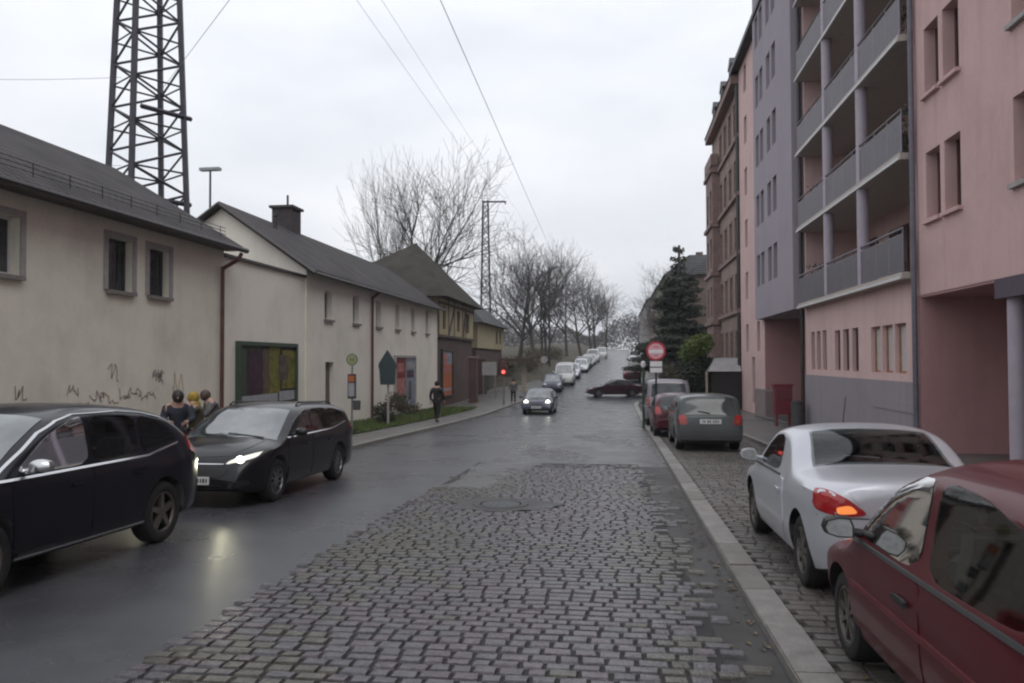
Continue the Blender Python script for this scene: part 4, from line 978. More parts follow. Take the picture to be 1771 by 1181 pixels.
for (x, y, z, rx, ry, rz_) in [(0, 0, 1.9, .95, .9, .75), (-.35, 0, 1.2, .8, .8, .8), (.4, 0, 1.3, .75, .8, .9), (.8, .2, 2.1, .6, .6, .4), (-.1, 0, .6, .9, .8, .6), (.5, .1, .5, .7, .7, .6)]:
    for _ in range(1100):
        d = Vector((rnd.gauss(0, 1), rnd.gauss(0, 1), rnd.gauss(0, 1))).normalized()*(rnd.random()**.4)
        p = Vector((x+d.x*rx, y+d.y*ry, z+d.z*rz_)); a = Vector((rnd.uniform(-1, 1), rnd.uniform(-1, 1), rnd.uniform(-.7, .7))).normalized()*.09; b = a.orthogonal().normalized()*.045
        mb.quad(tuple(p-a), tuple(p+b), tuple(p+a), tuple(p-b))
mb.build('foliage', M['leaf_dark'], bush, world=False)
mb = MB(); mb.tube((0, 0, -.3), (.1, 0, 2.6), .09, .04, 6); mb.build('trunk', M['bark'], bush, world=False)
hedge_cl = [(rc.uniform(-1.1, 1.1), k*.9, rc.uniform(.5, 1.9), .9, .8, .8) for k in range(12)]
leafy('hedge', 'brown leafless winter hedge behind the silver van on the right', (4.7, 67.5, gz(68)+.1), hedge_cl, [M['hedge']], 6500, .11, None, cat='hedge', seed=12)
leafy('hedge', 'dark front garden hedge between the bush and the side street', (4.9, 50, gz(51)+.1), [(rc.uniform(-.5, .5), k*.6, rc.uniform(.4, 1.3), .7, .6, .6) for k in range(8)], [M['hedge']], 4200, .09, None, cat='hedge', seed=14)
leafy('hedge', 'bushy brown thicket by the kerb uphill of the winter hedge', (5.2, 90, gz(90)), [(rc.uniform(-1.2, 1.2), k*2.0, rc.uniform(.8, 2.8), 1.5, 1.6, 1.4) for k in range(12)], [M['hedge']], 6000, .16, None, cat='hedge', seed=15)
# brown bank on the left beyond the yellow house
mb = MB(); ysb = ysteps(66, 200, 4)
rows = []
for y in ysb:
    c = cx(y); e = min(1, (y-66)/12); rows.append([(-7.2+c, y, gz(y)-.3), (-9.5+c, y, gz(y)-.2+e*(.7+.2*math.sin(y*.4))), (-13+c, y, gz(y)-.2+e*(1.9+.3*math.sin(y*.23))), (-20+c, y, gz(y)-.2+e*2.2), (-40, y, gz(y)-.2+e*1.4)])
mb.add([p for r in rows for p in r], [(i*5+k, i*5+k+1, (i+1)*5+k+1, (i+1)*5+k) for i in range(len(rows)-1) for k in range(4)])
tag(mb.build('embankment', M['bank'], smooth=True), kind='structure')
leafy('thicket', 'low tangled brown scrub on the bank left of the parked cars', (-9.2, 74, gz(74)+.3), [(rc.uniform(-2.5, 1.2), k*2.2, .5+.06*k*2.2+rc.uniform(0, 1.0), 1.6, 1.6, .9) for k in range(16)], [M['hedge']], 9000, .13, None, cat='bush', seed=16)
mb = MB(); rnd = random.Random(31)   # the far wood that closes the view
for k in range(26000):
    y = rnd.uniform(245, 330); x = rnd.uniform(-90, 70); hgt = 9+3*math.sin(x*.11)+2*math.sin(x*.31+1)
    p = Vector((x, y, gz(y)+rnd.random()**.7*hgt)); a = Vector((rnd.uniform(-1, 1), rnd.uniform(-1, 1), rnd.uniform(-.2, 1.4))).normalized()*rnd.uniform(.4, 1.0); b = a.orthogonal().normalized()*.16
    mb.quad(tuple(p-a), tuple(p+b), tuple(p+a), tuple(p-b))
tag(mb.build('far_wood', M['twig']), kind='stuff')
mb = MB()
for k in range(13000):
    y = rnd.uniform(130, 180); x = rnd.uniform(-75, -16); hgt = 4.5+1.5*math.sin(x*.21)
    p = Vector((x, y, 1.5+rnd.random()**.8*hgt)); a = Vector((rnd.uniform(-1, 1), rnd.uniform(-1, 1), rnd.uniform(-.2, 1.2))).normalized()*rnd.uniform(.2, .55); b = a.orthogonal().normalized()*.08
    mb.quad(tuple(p-a), tuple(p+b), tuple(p+a), tuple(p-b))
tag(mb.build('far_scrub', M['twig']), kind='stuff')

# ------------------------------------------------------------------ masts, wires, lamps
def lattice(name, label, loc, w0, w1, hgt, pitch, leg_t, bar_t, rz, head=None):
    t = thing(name, label, 'mast', loc, rz)
    W = lambda z: w0+(w1-w0)*z/hgt
    cs = [(1, 1), (-1, 1), (-1, -1), (1, -1)]
    for sx, sy in cs:
        mb = MB(); mb.bar((sx*W(0)/2, sy*W(0)/2, 0), (sx*W(hgt)/2, sy*W(hgt)/2, hgt), leg_t); mb.build('leg', M['steel'], t, world=False)
    for i in range(4):
        mb = MB(); a, b = cs[i], cs[(i+1) % 4]; z = 0.0; k = i % 2
        while z < hgt-pitch:
            z1 = z+pitch; wa, wb = W(z)/2, W(z1)/2
            p, q = ((a, b) if k % 2 == 0 else (b, a))
            mb.bar((p[0]*wa, p[1]*wa, z), (q[0]*wb, q[1]*wb, z1), bar_t)
            if k % 2 == i % 2: mb.bar((a[0]*wa, a[1]*wa, z), (b[0]*wa, b[1]*wa, z), bar_t*.8)
            z = z1; k += 1
        mb.build('bracing', M['steel'], t, world=False)
    if head: head(t)
    return t
def big_head(t):
    for z in (10.6, 14.6):
        mb = MB(); mb.bar((-.9, -1.35, z), (1.5, -1.15, z), .16); mb.build('platform_bar', M['steel'], t, world=False)
lattice('lattice_mast', 'huge steel lattice railway mast rising out of frame behind the cream building', (-21.3, 33, -1.5), 3.1, 1.75, 24, 1.0, .21, .082, R(57), big_head)
def small_head(t):
    mb = MB(); mb.bar((-.3, 0, 20.9), (2.3, 0, 20.9), .14); mb.bar((2.2, 0, 20.9), (2.2, 0, 20.6), .1); mb.build('cross_arm', M['steel'], t, world=False)
lattice('lattice_mast', 'slim distant lattice mast with a single cross arm beside the yellow house', (-14.4, 85, -1.4), 1.35, .55, 21, .9, .13, .06, R(8), small_head)
def wire(label, p, q, r, sag=0.0, n=24):
    mb = MB(); p, q = Vector(p), Vector(q); pts = []
    for k in range(n+1):
        t = k/n; v = p.lerp(q, t); v.z -= sag*4*t*(1-t); pts.append(v)
    mb.path(pts, r, 5); o = mb.build('overhead_wire', M['wire']); tag(o, label, 'wire', 'wires above the railway'); return o
wire('thickest overhead wire running up the sky over the street', (-6.3, 8, 16.0), (-8.6, 118, 15.6), .016)
wire('overhead wire left of the thickest one, leftmost of the thin pair', (-11.3, 12, 18), (-11.5, 120, 17.2), .009)
wire('overhead wire right of the thin pair, beside the thickest one', (-10.2, 12, 18), (-10.4, 120, 17.2), .008)
wire('slack wire falling from upper middle to the big mast', (-4.0, 12.0, 8.6+2.0), (-20.4, 32.4, 13.9), .009)
wire('nearly level wire reaching the big mast from the left edge', (-36, 25, 13.6), (-22.6, 33, 15.0), .010, .4)
wire('lowest wire reaching the big mast from the left edge', (-36, 25, 11.6), (-22.6, 33, 10.9), .009, .5)
pl = thing('platform_lamp', 'tall platform floodlight with a flat T head behind the gable', 'lamp', (-27.6, 50, -1))
mb = MB(); mb.tube((0, 0, 0), (0, 0, 15.95), .11, .07, 8); mb.build('pole', M['steel'], pl, world=False)
mb = MB(); mb.box(-.72, .72, -.2, .2, 15.96, 16.16); mb.build('lamp_head', M['galv'], pl, world=False)
sl_ = thing('street_lamp', 'tall street lamp with a curved arm among the bare trees on the left', 'street lamp', (-7.6, 88, gz(88)))
mb = MB(); mb.path([(0, 0, 0), (0, 0, 11), (.3, 0, 11.6), (1.0, 0, 11.8)], .08, 8); mb.build('pole', M['steel'], sl_, world=False)
mb = MB(); mb.box(.9, 1.9, -.14, .14, 11.72, 11.86); mb.build('lamp_head', M['galv'], sl_, world=False)

# ------------------------------------------------------------------ signs and street furniture
def gp(x, y, dz=.0): return (x, y, gz(y)+dz)
ne = thing('no_entry_sign', 'round red no entry sign with two white plates below, by the right kerb', 'sign', gp(1.42, 29.6, .06))
mb = MB(); mb.tube((0, .04, 0), (0, .04, 3.3), .035); mb.build('pole', M['darkmetal'], ne, world=False)
def disc(r, k0, k1, z, n=36): mb = MB(); mb.lathe([(0, k0), (r, k0), (r, k1), (0, k1)], n, (0, 0, z), 'y'); return mb
disc(.36, -.012, .0, 2.92).build('disc', M['signred'], ne, world=False); dsk = ne.children[-1]
o = disc(.285, -.016, -.012, 2.92).build('face', M['signpink'], dsk, world=False)
mb = MB(); mb.box(-.25, .25, -.022, -.017, 2.84, 2.97); mb.build('bar', M['signwhite'], dsk, world=False)
mb = MB(); mb.box(-.10, .10, -.0225, -.0175, 3.06, 3.085); mb.box(-.09, .09, -.0225, -.0175, 2.735, 2.76); mb.build('unwashed_red', M['signred'], dsk, world=False)  # dashes where the disc's red is left out of the painted glare
for z0, z1 in ((2.34, 2.54), (2.12, 2.30)):
    mb = MB(); mb.box(-.22, .22, -.012, 0, z0, z1); pl_ = mb.build('plate', M['signwhite'], ne, world=False)
tl2 = thing('kerb_post', 'slim dark green post at the right kerb beside the silver van', 'post', gp(1.0, 31.2, .0))
mb = MB(); mb.tube((0, 0, 0), (0, 0, 2.4), .05); mb.build('shaft', M['greenframe'], tl2, world=False)
mb = MB(); mb.lathe([(.06, 2.4), (.09, 2.45), (.09, 2.62), (0, 2.66)], 10); mb.build('cap', M['white'], tl2, world=False)
bs = thing('bus_stop_sign', 'bus stop pole with a round yellow H sign and a timetable case on the verge', 'sign', gp(-8.6, 24.6, .12))
mb = MB(); mb.tube((0, 0, 0), (0, 0, 2.62), .03); mb.build('pole', M['galv'], bs, world=False)
d_ = disc(.19, -.02, .0, 2.42); o = d_.build('disc', M['signgreen'], bs, world=False)
disc(.15, -.025, -.02, 2.42).build('face', M['signyellow'], o, world=False)
mb = MB(); mb.box(-.075, -.045, -.030, -.026, 2.33, 2.51); mb.box(.045, .075, -.030, -.026, 2.33, 2.51); mb.box(-.045, .045, -.030, -.026, 2.405, 2.435); mb.build('letter', M['signgreen'], o, world=False)
mb = MB(); mb.box(-.13, .13, -.06, .02, 1.15, 1.95); c_ = mb.build('timetable_case', M['darkmetal'], bs, world=False)
mb = MB(); mb.box(-.10, .10, -.064, -.061, 1.22, 1.66); mb.build('sheet', M['p_pale'], c_, world=False); mb = MB(); mb.box(-.10, .10, -.064, -.061, 1.70, 1.9); mb.build('header', M['p_orange'], c_, world=False)
mb = MB(); mb.lathe([(.12, .78), (.13, 1.08), (.11, 1.09)], 10, (.16, 0, 0)); mb.build('litter_basket', M['plastic_grey'], bs, world=False)
ds = thing('house_shaped_sign', 'dark house shaped sign board with a pointed top on a pale post in the verge', 'sign', gp(-9.0, 29.9, .12))
mb = MB(); mb.prism([(-.29, 1.60), (.29, 1.60), (.33, 2.2), (.36, 2.28), (.36, 2.42), (.0, 2.98), (-.36, 2.42), (-.36, 2.28), (-.33, 2.2)], -.04, .04, 'y'); mb.build('board', M['signback'], ds, world=False)
mb = MB(); mb.tube((0, .07, 0), (0, .07, 2.0), .05); mb.build('post', M['trim'], ds, world=False)
rb_ = thing('grit_box', 'low red box at the edge of the grass behind the black estate car', 'box', gp(-7.85, 19.9, .1), .15)
mb = MB(); mb.box(-.55, .55, -.35, .35, 0, .52); mb.build('body', M['red_box'], rb_, world=False)
mb = MB(); mb.prism([(-.4, .522), (.4, .522), (.36, .62), (-.36, .60)], -.6, .6, 'x'); mb.build('lid', M['red_box'], rb_, world=False)
tl = thing('traffic_light', 'pedestrian signal with its red lamp lit at the left kerb', 'traffic light', gp(-7.3, 50, .1))
mb = MB(); mb.tube((0, 0, 0), (0, 0, 2.9), .06); mb.build('pole', M['galv'], tl, world=False)
mb = MB(); mb.box(-.20, .20, -.16, .08, 1.95, 2.85); hs_ = mb.build('housing', M['maroon'], tl, world=False)  # maroon stands in for the glow round the red lamp
mb = MB(); mb.lathe([(.12, -.165), (.12, -.18), (0, -.185)], 16, (0, 0, 2.18), 'y'); mb.build('lamp', M['redlamp'], hs_, world=False)
mb = MB(); mb.lathe([(.12, -.165), (.12, -.18), (0, -.185)], 16, (0, 0, 2.58), 'y'); mb.build('dark_lamp', M['signback'], hs_, world=False)
cp = thing('canopy', 'small flat timber canopy carried on one pale post beyond the pedestrian signal', 'canopy', gp(-7.6, 63.5, .1))
mb = MB(); mb.box(-.15, .15, -.15, .15, 0, 2.55); mb.build('post', M['sandpost'], cp, world=False)
mb = MB(); mb.box(-1.6, .9, -1, 1, 2.552, 2.8); mb.build('roof', M['timber'], cp, world=False)
rs = thing('round_sign', 'pale round sign seen from behind on a thin pole by the far left kerb', 'sign', gp(-6.55, 70, .1))
mb = MB(); mb.tube((0, .03, 0), (0, .03, 2.5), .03); mb.build('pole', M['galv'], rs, world=False); disc(.32, -.02, .0, 2.3).build('disc', M['concrete'], rs, world=False)
# brick pier by the yellow house and white board
pr = thing('gate_pier', 'dark red brick gate pier on the pavement beside the timbered house', 'pier', gp(-9.9, 53.2, .1))
mb = MB(); mb.box(-.28, .28, -.28, .28, 0, 3.1); mb.build('shaft', M['redbrick'], pr, world=False); mb = MB(); mb.box(-.34, .34, -.34, .34, 3.102, 3.22); mb.build('cap', M['sandstone'], pr, world=False)
wb = thing('notice_board', 'pale notice board on legs in front of the yellow house', 'board', gp(-9.6, 58.2, .1))
mb = MB(); mb.box(-.55, .55, -.04, .04, 1.75, 2.75); mb.build('panel', M['concrete'], wb, world=False)
for s_ in (-.45, .45):
    mb = MB(); mb.box(s_-.04, s_+.04, -.03, .03, 0, 1.749); mb.build('leg', M['galv'], wb, world=False)
for i, (x, y, k) in enumerate(((-10.2, 34.6, 1.0), (-9.6, 31.2, .7), (-10.5, 38.5, .9))):
    leafy('verge_bush', ['scrubby bush on the verge below the red and blue poster', 'small scrubby bush at the foot of the house shaped sign', 'low dark bush in front of the far end of the long building'][i], gp(x, y, .1), [(rc.uniform(-.5, .5)*k, rc.uniform(-.6, .6)*k, rc.uniform(.2, 1.0)*k, .35*k, .4*k, .4*k) for _ in range(7)], [M['hedge'] if i != 1 else M['leaf_dark']], 1100, .055, None, 'bushes on the verge', seed=40+i)
# ------------------------------------------------------------------ cars: x forward, y left, z up, origin on the ground at mid length
def pchip(P):
    n = len(P); h = [P[i+1][0]-P[i][0] for i in range(n-1)]; dl = [(P[i+1][1]-P[i][1])/h[i] for i in range(n-1)]
    m = [dl[0]]+[0.0]*(n-2)+[dl[-1]]
    for i in range(1, n-1):
        if dl[i-1]*dl[i] > 0:
            w1, w2 = 2*h[i]+h[i-1], h[i]+2*h[i-1]; m[i] = (w1+w2)/(w1/dl[i-1]+w2/dl[i])
    def f(x):
        if x <= P[0][0]: return P[0][1]
        if x >= P[-1][0]: return P[-1][1]
        for i in range(n-1):
            if x <= P[i+1][0]: break
        t = (x-P[i][0])/h[i]
        return ((2*t**3-3*t*t+1)*P[i][1]+(t**3-2*t*t+t)*h[i]*m[i]+(-2*t**3+3*t*t)*P[i+1][1]+(t**3-t*t)*h[i]*m[i+1])
    return f
class Shape:
    def __init__(s, sp):
        s.sp = sp; s.L = sp['L']; s.W = sp['W']; s.zt = pchip(sp['top']); s.belt = sp['belt']; s.zb0 = sp.get('zb', .22)
        s.tum = sp.get('tum', .26); s.rr = sp.get('rr', .15); s.fk = sp.get('fk', .22); s.bk = sp.get('bk', .13); s.p = sp.get('p', 2.7)
    def zb(s, x):
        e = max(0, abs(x)-(s.L/2-.55))/.55; return s.zb0+.10*e*e
    def plan(s, x):
        w = s.W/2
        e = max(0, x-(s.L/2-.75))/.75; f = 1-s.fk*e**2.6
        e = max(0, -x-(s.L/2-.6))/.6; b = 1-s.bk*e**3.0
        return w*f*b
    def ws(s, x, z):
        w = s.plan(x); zm = .52
        if z < zm: g = 1-.085*((zm-z)/(zm-.2))**2
        elif z < s.belt: g = 1-.018*((z-zm)/(s.belt-zm))**2
        else:
            d = z-s.belt; sh = min(1, d/.05); g = .982-.028*sh*sh*(3-2*sh)-s.tum*max(0, d-.02)/1.0*(0.9/max(.5, s.W/2))*.95
        # shoulder line
        g += .012*math.exp(-((z-(s.belt-.10))/.035)**2)
        return w*g
    def Y(s, x, z):
        zt, zb = s.zt(x), s.zb(x)
        if z > zt or z < zb: return -1
        r = min(s.rr, (zt-zb)*.45); w = s.ws(x, z)
        if z > zt-r: w *= max(0, 1-((z-(zt-r))/r)**s.p)**(1/s.p)
        return w
    def top(s, x, y):
        lo, hi = .5*(s.zb(x)+s.zt(x)), s.zt(x)
        for _ in range(24):
            m = (lo+hi)/2
            if s.Y(x, m) >= abs(y): lo = m
            else: hi = m
        return lo
    def endx(s, y, z, sg):
        lo, hi = 0.0, s.L/2
        if s.Y(sg*hi*.9999, z) >= abs(y): return sg*hi
        for _ in range(26):
            m = (lo+hi)/2
            if s.Y(sg*m, z) >= abs(y): lo = m
            else: hi = m
        return sg*lo
    def body(s, name, mats, wheels, ra, zclad, cabin=False):
        L = s.L; xs = []; x = -L/2
        fine = [i/400*L-L/2 for i in range(401)]; acc = 0; last = fine[0]; xs = [fine[0]]
        for a, b in zip(fine, fine[1:]):
            acc += math.hypot(b-a, (s.zt(b)-s.zt(a))*1.0); 
            edge = L/2-abs(b)
            if acc > (.02 if edge < .12 else (.045 if edge < .5 else .085)): xs.append(b); acc = 0
        if xs[-1] < L/2-1e-4: xs.append(L/2)
        rows = []
        for x in xs:
            zt, zb = s.zt(x), s.zb(x); r = min(s.rr, (zt-zb)*.45); pts = [(0, zb), (s.ws(x, zb)*.6, zb), (s.ws(x, zb)*.95, zb)]
            zl = [zb+.03]+[zb+(zt-r-zb)*k/10 for k in range(1, 11)]
            for z in zl: pts.append((s.ws(x, z), z))
            for k in range(1, 9):
                t = k/9*math.pi/2; cz = math.sin(t)**(2/s.p); cy = math.cos(t)**(2/s.p); z = zt-r+r*cz
                pts.append((s.ws(x, z)*cy, z))
            pts.append((0, zt)); rows.append(pts)
        n = len(rows[0]); V = []; ring = []
        for i, pts in enumerate(rows):
            idx = []
            for y, z in pts: V.append((xs[i], y, z)); idx.append(len(V)-1)
            for y, z in reversed(pts[1:-1]): V.append((xs[i], -y, z)); idx.append(len(V)-1)
            ring.append(idx)
        Fc = []; k = len(ring[0])
        for i in range(len(ring)-1):
            for j in range(k): Fc.append((ring[i][j], ring[i][(j+1) % k], ring[i+1][(j+1) % k], ring[i+1][j]))
        Fc.append(tuple(ring[0])); Fc.append(tuple(reversed(ring[-1])))
        me = bpy.data.meshes.new(name); me.from_pydata(V, [], Fc)
        bm = bmesh.new(); bm.from_mesh(me); bmesh.ops.recalc_face_normals(bm, faces=bm.faces); bm.to_mesh(me); bm.free()
        # wheel arches: cut with cylinders
        cb = MB()
        for xw, zw, sg in wheels:
            cb.lathe([(ra, sg*(s.W/2-.30)), (ra, sg*(s.W/2+.12))], 40, (xw, 0, zw), 'y')
        cm = cb.mesh('cutter', M['plastic']); o = bpy.data.objects.new('tmp_body', me); c = bpy.data.objects.new('tmp_cut', cm)
        C.objects.link(o); C.objects.link(c); md = o.modifiers.new('b', 'BOOLEAN'); md.object = c; md.operation = 'DIFFERENCE'; md.solver = 'EXACT'
        extra = []
        if cabin:
            x0, x1 = s.sp['rw'][1]-.12, s.sp['ws'][1]+.22; q = MB(); rows = []
            for i in range(15):
                x = x0+(x1-x0)*i/14; zt = s.zt(x)-.05; zl = [s.belt-.42+(zt-s.belt+.42)*k/7 for k in range(8)]
                pts = [(s.ws(x, min(z, s.zt(x)-.06))*(.93 if z < zt-.02 else .80)-.02, z) for z in zl]
                rows.append([(x, y, z) for y, z in pts]+[(x, -y, z) for y, z in reversed(pts)])
            n_ = len(rows[0]); q.add([p for r_ in rows for p in r_], [(i*n_+k, i*n_+(k+1) % n_, (i+1)*n_+(k+1) % n_, (i+1)*n_+k) for i in range(14) for k in range(n_)]+[tuple(range(n_)), tuple(range(15*n_-1, 14*n_-1, -1))])
            cut = [q]
            for poly in s.sp['sidewin']:
                q = MB(); q.prism([(a, b) for a, b in chaikin(poly, 2, .14)], -1.2, 1.2, 'y'); cut.append(q)
            for (xa, xb, f0, f1) in (s.sp['ws'], s.sp['rw']):
                q = MB(); wa, wb = f0*s.ws(xa, s.zt(xa)-.04)-.03, f1*s.ws(xb, s.zt(xb)-.04)-.03; xi = xa+(xb-xa)*.06
                zl_ = s.zt(xa)-.10; q.add([(xi, -wa, zl_), (xi, wa, zl_), (xb, wb, zl_), (xb, -wb, zl_), (xi, -wa, 2), (xi, wa, 2), (xb, wb, 2), (xb, -wb, 2)], [(3,2,1,0),(4,5,6,7),(0,1,5,4),(1,2,6,5),(2,3,7,6),(3,0,4,7)]); cut.append(q)
            for q in cut:
                qm = q.mesh('cutter', M['cabin']); qo = bpy.data.objects.new('tmp_cut', qm); C.objects.link(qo); extra.append((qo, qm))
                m2 = o.modifiers.new('b', 'BOOLEAN'); m2.object = qo; m2.operation = 'DIFFERENCE'; m2.solver = 'EXACT'
        dg = bpy.context.evaluated_depsgraph_get(); dg.update()
        out_ = bpy.data.meshes.new_from_object(o.evaluated_get(dg)); bpy.data.objects.remove(o); bpy.data.objects.remove(c); bpy.data.meshes.remove(cm)
        for qo, qm in extra: bpy.data.objects.remove(qo); bpy.data.meshes.remove(qm)
        out_.name = name; out_.materials.clear()
        for m in mats: out_.materials.append(m)
        for p in out_.polygons:
            ce = p.center; mi = 0
            if ce.z < zclad or p.normal.z < -.7 and ce.z < .5: mi = 1
            for xw, zw, sg in wheels:
                d = math.hypot(ce.x-xw, ce.z-zw)
                if ce.y*sg > 0 and d < ra+.004 and abs(ce.y) < s.W/2+.1:
                    nd = Vector((ce.x-xw, 0, ce.z-zw)).normalized()
                    if abs(p.normal.y) < .5 or abs(abs(ce.y)-(s.W/2-.30)) < .01: mi = 1
            if cabin and ce.z > .36:
                yo = s.Y(ce.x, min(ce.z, s.zt(ce.x)-.002)); inside_ = abs(ce.y) < yo-.035 and ce.z < s.zt(ce.x)-.03 and s.sp['rw'][0] < ce.x < s.sp['ws'][0]
                if inside_: mi = 2
            p.material_index = mi; p.use_smooth = True
        out_.set_sharp_from_angle(angle=R(34))
        return out_
def chaikin(poly, n=2, k=.2):
    for _ in range(n):
        q = []
        for i in range(len(poly)):
            a, b = poly[i], poly[(i+1) % len(poly)]
            q += [(a[0]*(1-k)+b[0]*k, a[1]*(1-k)+b[1]*k), (a[0]*k+b[0]*(1-k), a[1]*k+b[1]*(1-k))]
        poly = q
    return poly
def panel(shape, poly, axis, off, m, name, parent, sg=1, rnd=2, step=.06, skirt=.02, k=.18):
    """a plate that follows the body: polygon in (x,z) on a side, in (y,z) on an end, in (x,y) on top"""
    if rnd: poly = chaikin(poly, rnd, k)
    bm = bmesh.new(); vs = [bm.verts.new((a, b, 0)) for a, b in poly]; bm.faces.new(vs)
    for ax in (0, 1):
        lo, hi = min(p[ax] for p in poly), max(p[ax] for p in poly); c = lo+step
        while c < hi-1e-4:
            nrm = (1, 0, 0) if ax == 0 else (0, 1, 0); co = (c, 0, 0) if ax == 0 else (0, c, 0)
            bmesh.ops.bisect_plane(bm, geom=bm.verts[:]+bm.edges[:]+bm.faces[:], plane_co=co, plane_no=nrm); c += step
    def proj(a, b, o):
        if axis == 'side': return (a, sg*(max(.02, shape.Y(a, b))+o), b)
        if axis == 'end':
            lim = .985*shape.ws(sg*(shape.L/2-.32), b); a = max(-lim, min(lim, a)); return (shape.endx(a, b, sg)+sg*o, a, b)
        return (a, b, shape.top(a, b)+o)
    bnd = [e for e in bm.edges if len(e.link_faces) == 1]
    if skirt:
        r = bmesh.ops.extrude_edge_only(bm, edges=bnd)
        ev = {v for v in r['geom'] if isinstance(v, bmesh.types.BMVert)}
    else: ev = set()
    for v in bm.verts:
        v.co = proj(v.co.x, v.co.y, off-(skirt if v in ev else 0))
    bmesh.ops.recalc_face_normals(bm, faces=bm.faces)
    me = bpy.data.meshes.new(name); bm.to_mesh(me); bm.free(); me.materials.append(m)
    for p in me.polygons: p.use_smooth = True
    me.set_sharp_from_angle(angle=R(35))
    return link(name, me, parent)
def screen(shape, x0, x1, f0, f1, m, name, parent, off=.006, crown=.05):
    """windscreen or rear window between stations x0 (low) and x1 (high); f = share of the body width"""
    mb = MB(); nx, ny = 14, 14; rows = []
    for i in range(nx+1):
        t = i/nx; row = []
        for j in range(ny+1):
            u = -1+2*j/ny; x = x0+(x1-x0)*t+(crown*(1-u*u) if x0 > x1 else -crown*(1-u*u))*(1-t)*(.9 if x0 > 0 or True else 0)
            zt = shape.zt(x); f = f0+(f1-f0)*t; y = u*f*shape.ws(x, zt-.04)
            z = shape.top(x, y); e = .01; dx = (shape.zt(x+e)-shape.zt(x-e))/(2*e); nl = math.hypot(1, dx)
            row.append((x-dx/nl*off, y, z+off/nl))
        rows.append(row)
    k = ny+1
    mb.add([p for r in rows for p in r], [(i*k+j, i*k+j+1, (i+1)*k+j+1, (i+1)*k+j) for i in range(nx) for j in range(ny)])
    return link(name, mb.mesh(name, m, True, 60), parent)
WH = {}
def wheel(parent, x, y, r, sg, style='five', rimm='rim', wd=.2, steer=0):
    key = (round(r, 3), sg, style, rimm, wd)
    if key not in WH:
        t = MB(); s_ = sg
        t.lathe([(r*.66, s_*.0), (r*.70, s_*.012), (r*.86, s_*.016), (r*.965, s_*.004), (r, -s_*.03), (r, -s_*(wd-.03)), (r*.95, -s_*wd), (r*.66, -s_*wd)], 36, axis='y', cap=False)
        q = MB(); q.lathe([(r*.665, s_*.004), (r*.665, -s_*.12), (r*.2, -s_*.12), (0, -s_*.12)], 32, axis='y', cap=False)
        q.lathe([(r*.665, s_*.004), (r*.62, s_*.006), (r*.60, -s_*.02), (r*.665, -s_*.02)], 32, axis='y', cap=False)
        h = MB(); h.lathe([(0, s_*.004), (r*.14, s_*.0), (r*.15, -s_*.06)], 14, axis='y')
        n = {'five': 5, 'ten': 10, 'seven': 7, 'steel': 8}[style]
        for k in range(n):
            a = 2*math.pi*k/n+.3; wv = r*(.105 if n == 5 else (.085 if n == 7 else .05)); ca, sa = math.cos(a), math.sin(a)
            P = lambda rad, off, d: (ca*rad-sa*off, d, sa*rad+ca*off)
            d0, d1 = -s_*.004, -s_*.05
            h.add([P(r*.1, -wv, d0), P(r*.63, -wv*.75, d0+s_*.002), P(r*.63, wv*.75, d0+s_*.002), P(r*.1, wv, d0), P(r*.1, -wv, d1), P(r*.63, -wv*.75, d1), P(r*.63, wv*.75, d1), P(r*.1, wv, d1)],
                  [(0,1,2,3),(0,4,5,1),(1,5,6,2),(2,6,7,3),(3,7,4,0)])
        q.cur = 0
        # dark barrel, bright face
        me_t = t.mesh('wheel', M['tyre'], True, 40); hm = MB(); hm.v = q.v+h.v; hm.f = q.f+[tuple(i+len(q.v) for i in f) for f in h.f]
        nb = 32*3+1; hm.m = [1 if i < 32*3 else 0 for i in range(len(hm.f))]
        WH[key] = (me_t, hm.mesh('rim', [M[rimm], M['plastic']], True, 35))
    o = link('wheel', WH[key][0], parent); o.location = (x, y, r); o.rotation_euler = (0, 0, steer)
    link('rim', WH[key][1], o); return o
def plate(shape, parent, z, sg, wd=.52, ht=.112, y=0.0, name='number_plate'):
    x = shape.endx(y, z, sg)+sg*.006
    mb = MB(); mb.box(min(x, x+sg*.012), max(x, x+sg*.012), y-wd/2, y+wd/2, z-ht/2, z+ht/2)
    o = link(name, mb.mesh(name, M['plate']), parent)
    mb = MB(); rr = random.Random(int(abs(z)*1000)); a = y-wd/2+.06
    while a < y+wd/2-.05:
        w_ = rr.uniform(.018, .036); xx = x+sg*.0135
        mb.quad((xx, a, z-ht*.28), (xx, a+w_, z-ht*.28), (xx, a+w_, z+ht*.28), (xx, a, z+ht*.28)); a += w_+rr.choice((.016, .018, .05))
    link('plate_characters', mb.mesh('plate_characters', M['ink']), o)
    return o
